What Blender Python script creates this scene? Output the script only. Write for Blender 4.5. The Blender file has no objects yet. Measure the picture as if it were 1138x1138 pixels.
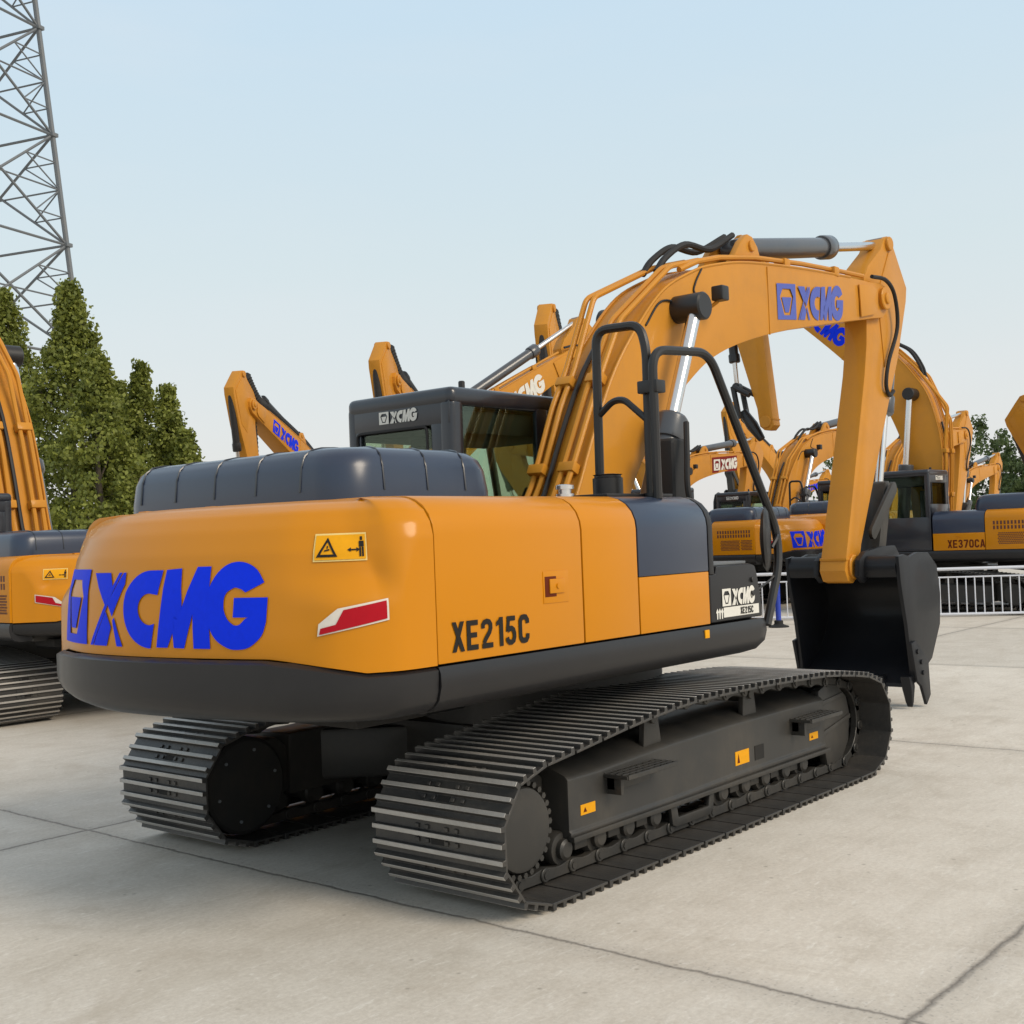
import bpy, bmesh, math, random
from mathutils import Vector, Matrix, Euler
import numpy as np
R = math.radians
random.seed(7)
scene = bpy.context.scene
COL = scene.collection

# ------------------------------------------------------------------ helpers
def link(o):
    COL.objects.link(o); return o

def props(o, label=None, cat=None, group=None, kind=None):
    if label: o['label'] = label
    if cat: o['category'] = cat
    if group: o['group'] = group
    if kind: o['kind'] = kind
    return o

def empty(name, loc=(0, 0, 0), rz=0.0):
    o = bpy.data.objects.new(name, None); link(o)
    o.empty_display_size = 0.3
    o.location = loc; o.rotation_euler = (0, 0, rz)
    return o

def obj(name, bm, mat, parent=None, ang=32, normals=True):
    if normals:
        bmesh.ops.recalc_face_normals(bm, faces=bm.faces[:])
    me = bpy.data.meshes.new(name)
    bm.to_mesh(me); bm.free()
    me.shade_smooth()
    me.set_sharp_from_angle(angle=R(ang))
    for m in (mat if isinstance(mat, (list, tuple)) else [mat]):
        me.materials.append(m)
    o = bpy.data.objects.new(name, me); link(o)
    if parent: o.parent = parent
    return o

def merge(bm, b2, bev=0.0, seg=2):
    bmesh.ops.recalc_face_normals(b2, faces=b2.faces[:])
    if bev > 0:
        ed = [e for e in b2.edges if len(e.link_faces) == 2 and e.calc_face_angle(0) > R(28)]
        bmesh.ops.bevel(b2, geom=ed, offset=bev, segments=seg, affect='EDGES', clamp_overlap=True, profile=0.6)
    tmp = bpy.data.meshes.new('tmp'); b2.to_mesh(tmp); b2.free()
    bm.from_mesh(tmp); bpy.data.meshes.remove(tmp)

def box(bm, x0, x1, y0, y1, z0, z1, bev=0.0, seg=2, M=None):
    b = bmesh.new()
    bmesh.ops.create_cube(b, size=1)
    for v in b.verts:
        v.co = Vector((x0 + (v.co.x + .5) * (x1 - x0), y0 + (v.co.y + .5) * (y1 - y0), z0 + (v.co.z + .5) * (z1 - z0)))
    if M is not None: b.transform(M)
    merge(bm, b, bev, seg)

def prism(bm, poly, y0, y1, bev=0.0, seg=2, ax='Y', fn=None):
    """poly of (a,b) extruded along ax. ax Y: (x,z); ax X: (y,z); ax Z: (x,y)"""
    b = bmesh.new()
    def P(p, t):
        if ax == 'Y': return (p[0], t, p[1])
        if ax == 'X': return (t, p[0], p[1])
        return (p[0], p[1], t)
    v0 = [b.verts.new(P(p, y0)) for p in poly]
    v1 = [b.verts.new(P(p, y1)) for p in poly]
    n = len(poly)
    b.faces.new(v0); b.faces.new(v1[::-1])
    for i in range(n):
        b.faces.new((v0[i], v0[(i + 1) % n], v1[(i + 1) % n], v1[i]))
    if fn:
        for v in b.verts: v.co = Vector(fn(v.co))
    merge(bm, b, bev, seg)

def frame_of(d):
    d = d.normalized()
    a = Vector((0, 0, 1)) if abs(d.z) < .9 else Vector((1, 0, 0))
    u = d.cross(a).normalized(); return u, d.cross(u).normalized()

def lathe(bm, A, B, prof, seg=20):
    """prof: list of (t along A->B in metres, radius)"""
    A = Vector(A); B = Vector(B); d = (B - A).normalized(); u, w = frame_of(d)
    rings = []
    for t, r in prof:
        rings.append([bm.verts.new(A + d * t + (u * math.cos(2 * math.pi * k / seg) + w * math.sin(2 * math.pi * k / seg)) * max(r, 1e-4)) for k in range(seg)])
    for a, b in zip(rings, rings[1:]):
        for k in range(seg):
            bm.faces.new((a[k], a[(k + 1) % seg], b[(k + 1) % seg], b[k]))
    bm.faces.new(rings[0][::-1]); bm.faces.new(rings[-1])

def cyl(bm, A, B, r, seg=16, ch=0.0):
    L = (Vector(B) - Vector(A)).length
    if ch > 0: lathe(bm, A, B, [(0, r - ch), (ch, r), (L - ch, r), (L, r - ch)], seg)
    else: lathe(bm, A, B, [(0, r), (L, r)], seg)

def tube(bm, pts, r, seg=8):
    pts = [Vector(p) for p in pts]
    n = len(pts); rings = []
    d0 = (pts[1] - pts[0]).normalized(); u, w = frame_of(d0)
    for i, p in enumerate(pts):
        if i == 0: d = pts[1] - pts[0]
        elif i == n - 1: d = pts[-1] - pts[-2]
        else: d = (pts[i + 1] - pts[i]).normalized() + (pts[i] - pts[i - 1]).normalized()
        d = d.normalized()
        u = (u - d * u.dot(d)).normalized(); w = d.cross(u)
        rr = r[i] if isinstance(r, (list, tuple)) else r
        rings.append([bm.verts.new(p + (u * math.cos(2 * math.pi * k / seg) + w * math.sin(2 * math.pi * k / seg)) * rr) for k in range(seg)])
    for a, b in zip(rings, rings[1:]):
        for k in range(seg):
            bm.faces.new((a[k], a[(k + 1) % seg], b[(k + 1) % seg], b[k]))
    bm.faces.new(rings[0][::-1]); bm.faces.new(rings[-1])

def catmull(pts, n=6):
    P = [Vector(p) for p in pts]; out = []
    for i in range(len(P) - 1):
        p0 = P[i - 1] if i > 0 else P[0] * 2 - P[1]
        p1, p2 = P[i], P[i + 1]
        p3 = P[i + 2] if i + 2 < len(P) else P[-1] * 2 - P[-2]
        for k in range(n):
            t = k / n
            out.append(0.5 * ((2 * p1) + (p2 - p0) * t + (2 * p0 - 5 * p1 + 4 * p2 - p3) * t * t + (3 * p1 - p0 - 3 * p2 + p3) * t ** 3))
    out.append(P[-1]); return out

def rounded(pts, rad, n=5):
    """polyline with rounded bends"""
    P = [Vector(p) for p in pts]; out = [P[0]]
    for i in range(1, len(P) - 1):
        a, b, c = P[i - 1], P[i], P[i + 1]
        r = min(rad, (a - b).length * .48, (c - b).length * .48)
        s = b + (a - b).normalized() * r; e = b + (c - b).normalized() * r
        for k in range(n + 1):
            t = k / n
            out.append(s * (1 - t) ** 2 + b * 2 * t * (1 - t) + e * t * t)
    out.append(P[-1]); return out

def interp(x, xs, ys):
    return float(np.interp(x, xs, ys))

def sstep(a, b, x):
    t = min(1, max(0, (x - a) / (b - a))); return t * t * (3 - 2 * t)

# ------------------------------------------------------------------ materials
def newmat(name):
    m = bpy.data.materials.new(name); m.use_nodes = True
    nt = m.node_tree; b = nt.nodes['Principled BSDF']
    return m, nt, b

def N(nt, t, **kw):
    n = nt.nodes.new(t)
    for k, v in kw.items():
        if k in n.inputs: n.inputs[k].default_value = v
        else: setattr(n, k, v)
    return n

def mixc(nt, fac, a, b, blend='MIX'):
    n = nt.nodes.new('ShaderNodeMix'); n.data_type = 'RGBA'; n.blend_type = blend
    for s, v in ((n.inputs[0], fac), (n.inputs[6], a), (n.inputs[7], b)):
        if hasattr(v, 'links'): nt.links.new(v, s)
        else: s.default_value = v
    return n.outputs[2]

def ramp(nt, src, stops):
    n = nt.nodes.new('ShaderNodeValToRGB')
    e = n.color_ramp.elements
    while len(e) < len(stops): e.new(0.5)
    for i, (p, c) in enumerate(stops):
        e[i].position = p; e[i].color = c if len(c) == 4 else (*c, 1)
    nt.links.new(src, n.inputs[0]); return n.outputs[0]

def noise(nt, scale, detail=6, rough=.6, vec=None, dist=0.0):
    n = N(nt, 'ShaderNodeTexNoise', Scale=scale, Detail=detail, Roughness=rough, Distortion=dist)
    if vec is not None: nt.links.new(vec, n.inputs['Vector'])
    return n.outputs['Fac']

def objco(nt, scale=(1, 1, 1)):
    tc = nt.nodes.new('ShaderNodeTexCoord')
    mp = nt.nodes.new('ShaderNodeMapping'); mp.inputs['Scale'].default_value = scale
    nt.links.new(tc.outputs['Object'], mp.inputs['Vector']); return mp.outputs[0]

def g(v): return (v, v, v, 1)

def paint(name, col, rough=.3, coat=.5, dirt=.12, dirtcol=(.32, .24, .15, 1), metal=0.0, bump=.0, spec=.5, coatr=.12):
    m, nt, b = newmat(name)
    co = objco(nt)
    n1 = noise(nt, 2.2, 8, .65, co)
    n2 = noise(nt, 24, 5, .7, objco(nt, (1, 1, .35)))
    f = nt.nodes.new('ShaderNodeMath'); f.operation = 'MULTIPLY'
    nt.links.new(ramp(nt, n1, [(.42, g(0)), (.75, g(1))]), f.inputs[0]); nt.links.new(n2, f.inputs[1])
    f2 = nt.nodes.new('ShaderNodeMath'); f2.operation = 'MULTIPLY'; f2.inputs[1].default_value = dirt * 2
    nt.links.new(f.outputs[0], f2.inputs[0])
    c = mixc(nt, f2.outputs[0], (*col, 1), dirtcol)
    nt.links.new(c, b.inputs['Base Color'])
    rr = nt.nodes.new('ShaderNodeMapRange'); rr.inputs['To Min'].default_value = rough * .8; rr.inputs['To Max'].default_value = min(1, rough * 1.35)
    nt.links.new(n1, rr.inputs['Value']); nt.links.new(rr.outputs[0], b.inputs['Roughness'])
    b.inputs['Coat Weight'].default_value = coat; b.inputs['Coat Roughness'].default_value = coatr
    b.inputs['Metallic'].default_value = metal
    b.inputs['Specular IOR Level'].default_value = spec
    bp = N(nt, 'ShaderNodeBump', Strength=.06 if bump == 0 else bump, Distance=.01)
    n3 = noise(nt, 5 if bump == 0 else 60, 3, .5, co)
    nt.links.new(n3, bp.inputs['Height']); nt.links.new(bp.outputs[0], b.inputs['Normal'])
    return m

YEL = (.60, .222, .002)
M_Y = paint('yellow_paint', YEL, .38, .40, .05, (.36, .17, .03, 1), spec=.12, coatr=.17)
M_YB = paint('yellow_boom_paint', (.58, .245, .024), .45, .16, .30, (.33, .16, .05, 1), spec=.15)
M_DK = paint('dark_grey_paint', (.013, .0125, .014), .42, .2, .10, (.08, .07, .06, 1), spec=.35)
M_HOOD = paint('slate_hood_paint', (.022, .034, .066), .30, .60, .06, (.10, .10, .10, 1), spec=.35, coatr=.25)
M_CAB = paint('cab_charcoal_paint', (.010, .0125, .020), .28, .5, .05, (.12, .12, .12, 1))
M_FRAME = paint('undercarriage_paint', (.027, .026, .024), .5, .08, .30, (.12, .10, .075, 1))
M_BLK = paint('black_pipe_paint', (.012, .011, .011), .40, .05, .08, (.08, .07, .06, 1))
M_RUB = paint('black_rubber', (.010, .010, .011), .65, 0, .1, (.07, .06, .05, 1))
M_BUCK = paint('bucket_black_paint', (.009, .010, .013), .45, .1, .14, (.04, .036, .032, 1), spec=.3)
M_SHOE = paint('track_steel', (.045, .044, .043), .42, .05, .40, (.17, .145, .115, 1), metal=.25, bump=.2)
M_WORN = paint('worn_grouser_steel', (.46, .44, .41), .42, .0, .35, (.05, .045, .04, 1), metal=.4, bump=.2)
M_CYL = paint('cylinder_grey', (.055, .060, .070), .33, .5, .08)
M_VOID = paint('dark_interior', (.008, .008, .008), .8, 0, .05)
M_RED = paint('grille_dark_red', (.10, .025, .012), .6, 0, .1)
M_WHITE = paint('white_rail_paint', (.72, .74, .80), .4, .2, .10)
M_BLUE = paint('blue_post_paint', (.010, .045, .42), .4, .3, .06)
M_SEAT = paint('seat_fabric', (.02, .02, .022), .9, 0, .05)
M_TRIM = paint('door_gap_line', (.10, .02, .006), .7, 0, 0)

def flat(name, col, rough=.45):
    m, nt, b = newmat(name)
    n = noise(nt, 40, 4, .6, objco(nt))
    c = mixc(nt, n, (*[x * .9 for x in col], 1), (*[min(1, x * 1.08) for x in col], 1))
    nt.links.new(c, b.inputs['Base Color']); b.inputs['Roughness'].default_value = rough; b.inputs['Specular IOR Level'].default_value = .12
    return m
M_LOGO = flat('logo_blue_film', (.0015, .032, .78), .5)
M_LOGO2 = flat('logo_blue_faded', (.10, .13, .44), .5)
M_LTXT = flat('letter_black_film', (.022, .020, .018), .5)
M_LWH = flat('letter_white_film', (.72, .70, .64), .5)
M_SIGN = flat('sign_yellow_film', (.80, .36, .01), .45)
M_SIGNW = flat('sign_border_film', (.80, .60, .22), .45)
M_REFR = flat('reflector_red_film', (.42, .008, .018), .3)
M_REFW = flat('reflector_white_film', (.72, .66, .58), .3)
M_LRED = flat('logo_plate_red', (.20, .012, .008), .45)
M_LOGOBR = flat('model_brown_film', (.12, .02, .006), .5)

def mk_chrome():
    m, nt, b = newmat('chrome_rod')
    b.inputs['Base Color'].default_value = (.72, .70, .68, 1); b.inputs['Metallic'].default_value = 1
    n = noise(nt, 30, 3, .5, objco(nt, (1, 1, .1)))
    rr = nt.nodes.new('ShaderNodeMapRange'); rr.inputs['To Min'].default_value = .12; rr.inputs['To Max'].default_value = .3
    nt.links.new(n, rr.inputs['Value']); nt.links.new(rr.outputs[0], b.inputs['Roughness'])
    return m
M_CHR = mk_chrome()

def mk_glass(name, tint):
    m = bpy.data.materials.new(name); m.use_nodes = True
    nt = m.node_tree; nt.nodes.clear()
    out = nt.nodes.new('ShaderNodeOutputMaterial')
    tr = N(nt, 'ShaderNodeBsdfTransparent'); tr.inputs[0].default_value = (*tint, 1)
    gl = N(nt, 'ShaderNodeBsdfGlossy', Roughness=.02); gl.inputs[0].default_value = (.9, .95, .95, 1)
    lw = N(nt, 'ShaderNodeFresnel', IOR=1.6)
    mx = nt.nodes.new('ShaderNodeMixShader')
    n = noise(nt, 3, 4, .6, objco(nt))
    bp = N(nt, 'ShaderNodeBump', Strength=.02, Distance=.02); nt.links.new(n, bp.inputs['Height'])
    nt.links.new(bp.outputs[0], gl.inputs['Normal'])
    sc = nt.nodes.new('ShaderNodeMath'); sc.operation = 'MULTIPLY'; sc.inputs[1].default_value = .15; nt.links.new(lw.outputs[0], sc.inputs[0])
    nt.links.new(sc.outputs[0], mx.inputs[0]); nt.links.new(tr.outputs[0], mx.inputs[1]); nt.links.new(gl.outputs[0], mx.inputs[2])
    nt.links.new(mx.outputs[0], out.inputs[0]); return m
M_GLASS = mk_glass('cab_tinted_glass', (.72, .76, .66))
M_GLASSD = mk_glass('cab_dark_glass', (.78, .86, .78))

def mk_concrete():
    m, nt, b = newmat('concrete_slabs')
    tc = nt.nodes.new('ShaderNodeTexCoord'); P = tc.outputs['Object']
    sep = nt.nodes.new('ShaderNodeSeparateXYZ'); nt.links.new(P, sep.inputs[0])
    def math_(op, a, bb=None, c=None):
        n = nt.nodes.new('ShaderNodeMath'); n.operation = op
        for i, v in enumerate((a, bb, c)):
            if v is None: continue
            if hasattr(v, 'links'): nt.links.new(v, n.inputs[i])
            else: n.inputs[i].default_value = v
        return n.outputs[0]
    wob = noise(nt, 3.0, 4, .6, P)
    wob2 = noise(nt, 25.0, 3, .6, P)
    def line(axis, off, per, w):
        v = math_('ADD', sep.outputs[axis], -off + per / 2)
        v = math_('ADD', v, math_('MULTIPLY', math_('SUBTRACT', wob, .5), .06))
        v = math_('ADD', v, math_('MULTIPLY', math_('SUBTRACT', wob2, .5), .02))
        v = math_('FLOORED_MODULO', v, per)
        d = math_('ABSOLUTE', math_('SUBTRACT', v, per / 2))
        return math_('SUBTRACT', 1, math_('SMOOTH_MIN', 1, math_('DIVIDE', d, w), .2)), v
    lx, _ = line(0, -2.0, 5.1, .017)
    ly, _ = line(1, -3.2, 5.12, .024)
    joint = math_('MAXIMUM', math_('MAXIMUM', lx, ly), 0)
    # soft dirt band on both sides of each joint
    bx, _ = line(0, -2.0, 5.1, .16); by, _ = line(1, -3.2, 5.12, .16)
    band = math_('MAXIMUM', math_('MAXIMUM', bx, by), 0)
    # per slab tone
    fx = math_('FLOOR', math_('DIVIDE', math_('ADD', sep.outputs[0], 2.0), 5.1))
    fy = math_('FLOOR', math_('DIVIDE', math_('ADD', sep.outputs[1], 3.2), 5.12))
    cmb = nt.nodes.new('ShaderNodeCombineXYZ'); nt.links.new(fx, cmb.inputs[0]); nt.links.new(fy, cmb.inputs[1])
    wn = nt.nodes.new('ShaderNodeTexWhiteNoise'); wn.noise_dimensions = '2D'; nt.links.new(cmb.outputs[0], wn.inputs[0])
    big = noise(nt, .42, 6, .62, P, .6)
    mid = noise(nt, 2.4, 8, .68, P, .4)
    mp = nt.nodes.new('ShaderNodeMapping'); mp.inputs['Scale'].default_value = (3.0, 12.0, 1); mp.inputs['Rotation'].default_value = (0, 0, .12)
    nt.links.new(P, mp.inputs['Vector'])
    brush = noise(nt, 1.6, 6, .7, mp.outputs[0], .3)
    fine = noise(nt, 42, 8, .78, P)
    c = ramp(nt, big, [(.28, (.52, .465, .385)), (.5, (.665, .61, .525)), (.72, (.75, .70, .62))])
    c = mixc(nt, .62, c, ramp(nt, mid, [(.3, (.46, .40, .32)), (.52, (.68, .62, .535)), (.75, (.78, .735, .655))]))
    c = mixc(nt, .18, c, ramp(nt, brush, [(.3, (.45, .41, .35)), (.7, (.78, .74, .67))]))
    c = mixc(nt, .36, c, ramp(nt, fine, [(.3, (.32, .285, .24)), (.7, (.80, .76, .69))]))
    tone = nt.nodes.new('ShaderNodeMapRange'); tone.inputs['To Min'].default_value = .90; tone.inputs['To Max'].default_value = 1.06
    nt.links.new(wn.outputs[0], tone.inputs['Value'])
    cm = nt.nodes.new('ShaderNodeCombineColor')
    for i in range(3): nt.links.new(tone.outputs[0], cm.inputs[i])
    c = mixc(nt, 1.0, c, cm.outputs[0], 'MULTIPLY')
    # dark stains and pale scrapes
    st = noise(nt, .8, 9, .75, P, 1.4)
    c = mixc(nt, ramp(nt, st, [(.52, g(0)), (.72, g(.5))]), c, (.42, .36, .285, 1))
    sc = noise(nt, 3.2, 9, .72, mp.outputs[0], .8)
    c = mixc(nt, ramp(nt, sc, [(.56, g(0)), (.70, g(.6))]), c, (.80, .775, .72, 1))
    mp2 = nt.nodes.new('ShaderNodeMapping'); mp2.inputs['Scale'].default_value = (.35, 3.2, 1); mp2.inputs['Rotation'].default_value = (0, 0, -.5); nt.links.new(P, mp2.inputs['Vector'])
    sw = noise(nt, 1.5, 10, .78, mp2.outputs[0], .5)
    c = mixc(nt, ramp(nt, sw, [(.52, g(0)), (.68, g(.4))]), c, (.47, .42, .345, 1))
    vo2 = nt.nodes.new('ShaderNodeTexVoronoi'); vo2.inputs['Scale'].default_value = 5.5; nt.links.new(P, vo2.inputs['Vector'])
    c = mixc(nt, ramp(nt, vo2.outputs['Distance'], [(.03, g(.55)), (.075, g(0))]), c, (.24, .21, .17, 1))
    c = mixc(nt, math_('MULTIPLY', band, math_('MULTIPLY', mid, .5)), c, (.26, .23, .20, 1))
    vor = nt.nodes.new('ShaderNodeTexVoronoi'); vor.inputs['Scale'].default_value = 38; nt.links.new(P, vor.inputs['Vector'])
    grit = ramp(nt, vor.outputs['Distance'], [(.10, g(1)), (.28, g(0))])
    c = mixc(nt, math_('MULTIPLY', grit, math_('MULTIPLY', band, .5)), c, (.12, .11, .10, 1))
    c = mixc(nt, math_('MULTIPLY', joint, .8), c, (.14, .125, .11, 1))
    nt.links.new(c, b.inputs['Base Color']); b.inputs['Roughness'].default_value = .78
    b.inputs['Specular IOR Level'].default_value = .35
    h = math_('SUBTRACT', math_('ADD', math_('MULTIPLY', fine, .35), math_('MULTIPLY', brush, .6)), math_('MULTIPLY', joint, 2.0))
    bp = N(nt, 'ShaderNodeBump', Strength=.35, Distance=.006); nt.links.new(h, bp.inputs['Height']); nt.links.new(bp.outputs[0], b.inputs['Normal'])
    return m
M_CONC = mk_concrete()

def mk_leaf(name, c0, c1):
    m, nt, b = newmat(name)
    geo = nt.nodes.new('ShaderNodeNewGeometry')
    n1 = noise(nt, 1.3, 5, .65, objco(nt))
    n2 = nt.nodes.new('ShaderNodeTexWhiteNoise'); n2.noise_dimensions = '1D'
    nt.links.new(geo.outputs['Random Per Island'], n2.inputs['W'])
    f = nt.nodes.new('ShaderNodeMath'); f.operation = 'MULTIPLY_ADD'; f.inputs[1].default_value = .32
    nt.links.new(n2.outputs[0], f.inputs[0])
    f2 = nt.nodes.new('ShaderNodeMath'); f2.operation = 'MULTIPLY'; f2.inputs[1].default_value = .8; nt.links.new(n1, f2.inputs[0])
    nt.links.new(f2.outputs[0], f.inputs[2])
    c = ramp(nt, f.outputs[0], [(.15, c0), (.85, c1)])
    nt.links.new(c, b.inputs['Base Color']); b.inputs['Roughness'].default_value = .6
    tr = nt.nodes.new('ShaderNodeBsdfTranslucent'); nt.links.new(c, tr.inputs[0])
    mx = nt.nodes.new('ShaderNodeMixShader'); mx.inputs[0].default_value = .3
    nt.links.new(b.outputs[0], mx.inputs[1]); nt.links.new(tr.outputs[0], mx.inputs[2])
    nt.links.new(mx.outputs[0], nt.nodes['Material Output'].inputs[0])
    return m
M_LEAF = mk_leaf('poplar_leaf', (.040, .068, .012), (.320, .345, .060))
M_LEAF2 = mk_leaf('broad_leaf', (.030, .055, .020), (.130, .180, .055))
M_BARK = paint('bark', (.055, .045, .034), .9, 0, .2)
M_STEEL = paint('galvanised_steel', (.13, .145, .16), .5, 0, .15)

# ------------------------------------------------------------------ lettering (flat 2-D meshes in the XY plane)
def poly_bm(polys):
    """polys: list of outlines (each simple); overlapping outlines are not allowed"""
    bm = bmesh.new()
    for p in polys:
        f = bm.faces.new([bm.verts.new((x, y, 0)) for x, y in p])
        if f.calc_area() > 0 and f.normal.z < 0: f.normal_flip()
    bmesh.ops.triangulate(bm, faces=bm.faces[:])
    return bm

def cross_(o, a, b): return (a[0]-o[0])*(b[1]-o[1])-(a[1]-o[1])*(b[0]-o[0])

def logo_polys():
    """emblem + four heavy letters, height 1, total width about 3.85"""
    P = []
    # emblem: blue square, cut out shield, blue wedge inside (frame as 4 pieces)
    hole = [(.30, .86), (.72, .86), (.86, .64), (.66, .12), (.34, .12), (.15, .64)]
    sq = [(0, 1), (1, 1), (1, .64), (1, 0), (0, 0), (0, .64)]
    for i in range(6):
        j = (i + 1) % 6
        P.append([sq[i], sq[j], hole[j], hole[i]])
    P.append([(.24, .62), (.77, .62), (.60, .20), (.40, .20)])
    ox = 1.10
    # X drawn as strokes with thin light slits
    P.append([(ox, 0), (ox + .07, 0), (ox + .66, .95), (ox + .60, .95)])
    P.append([(ox + .09, 0), (ox + .38, 0), (ox + .475, .24), (ox + .355, .45)])
    P.append([(ox + .40, .54), (ox + .49, .38), (ox + .735, .80), (ox + .735, .95), (ox + .69, .95)])
    P.append([(ox + .05, .95), (ox + .42, .95), (ox + .50, .74), (ox + .345, .52)])
    P.append([(ox + .50, .33), (ox + .58, 0), (ox + .69, 0), (ox + .53, .37)])
    # C as a chain of quads
    ox = 1.78
    out, inn = [], []
    K = 28
    for k in range(K + 1):
        t = R(90 + 180 * k / K)
        out.append((ox + .50 + .46 * math.cos(t), .48 + .49 * math.sin(t)))
        inn.append((ox + .50 + .20 * math.cos(t), .48 + .20 * math.sin(t)))
    out.insert(0, (ox + .70, .97)); inn.insert(0, (ox + .63, .66))
    out.append((ox + .50, -.01)); inn.append((ox + .57, .30))
    for k in range(len(out) - 1):
        q = [out[k], out[k + 1], inn[k + 1], inn[k]]
        P.append([p for i, p in enumerate(q) if p != q[i - 1]])
    # M
    ox = 2.375
    def m(pts): return [(ox + (x - 483) / 310 * .80, (437 - y) / 362) for x, y in pts]
    P.append(m([(483, 435), (548, 435), (577, 310), (637, 255), (633, 80), (545, 85)]))
    P.append(m([(577, 310), (585, 435), (642, 437), (695, 285), (637, 255)]))
    P.append(m([(637, 255), (695, 285), (780, 290), (793, 75), (720, 75)]))
    P.append(m([(695, 285), (693, 437), (780, 437), (780, 290)]))
    # G
    ox = 3.105
    def q(pts): return [(ox + (x - 792) / 310 * .80, (437 - y) / 362) for x, y in pts]
    O = [(1085, 150), (1050, 95), (1000, 65), (945, 58), (890, 75), (840, 120), (805, 190), (792, 260), (800, 330), (835, 395), (890, 432), (940, 440), (1000, 428), (1060, 380), (1085, 320)]
    I = [(995, 192), (985, 185), (975, 178), (945, 170), (925, 178), (905, 190), (890, 212), (884, 245), (886, 275), (900, 308), (920, 327), (938, 335), (960, 330), (985, 308), (1000, 300)]
    def cur(A, i0, i1): 
        c = catmull([(x, y, 0) for x, y in A[i0:i1 + 1]], 3); return A[:i0] + [(p.x, p.y) for p in c] + A[i1 + 1:]
    O = cur(O, 0, 14); I = cur(I, 0, 14)
    for k in range(len(O) - 1):
        P.append(q([O[k], O[k + 1], I[k + 1], I[k]]))
    P.append(q([(1085, 320), (1100, 215), (938, 215), (928, 300), (1000, 300)]))
    return P

LOGO = logo_polys()

def logo_bm(h, cut=0.0, sx=1.0):
    bm = poly_bm(LOGO)
    for v in bm.verts: v.co = Vector((v.co.x * h * sx, v.co.y * h, 0))
    if cut:
        x = cut
        while x < 3.95 * h * sx:
            bmesh.ops.bisect_plane(bm, geom=bm.verts[:] + bm.edges[:] + bm.faces[:], plane_co=(x, 0, 0), plane_no=(1, 0, 0))
            x += cut
        for yy in (.25, .5, .75):
            bmesh.ops.bisect_plane(bm, geom=bm.verts[:] + bm.edges[:] + bm.faces[:], plane_co=(0, yy * h, 0), plane_no=(0, 1, 0))
    return bm

def text_bm(s, h, sx=.6, off=.03, spacing=1.0):
    cu = bpy.data.curves.new('t', 'FONT'); cu.body = s; cu.size = 1; cu.offset = off; cu.resolution_u = 3; cu.space_character = spacing
    o = bpy.data.objects.new('t', cu); COL.objects.link(o)
    me = bpy.data.meshes.new_from_object(o.evaluated_get(bpy.context.evaluated_depsgraph_get()))
    bm = bmesh.new(); bm.from_mesh(me)
    ys = [v.co.y for v in bm.verts]; xs = [v.co.x for v in bm.verts]
    y0, y1, x0 = min(ys), max(ys), min(xs)
    k = h / (y1 - y0)
    for v in bm.verts: v.co = Vector(((v.co.x - x0) * k * sx, (v.co.y - y0) * k, 0))
    bpy.data.objects.remove(o); bpy.data.curves.remove(cu); bpy.data.meshes.remove(me)
    return bm

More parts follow.
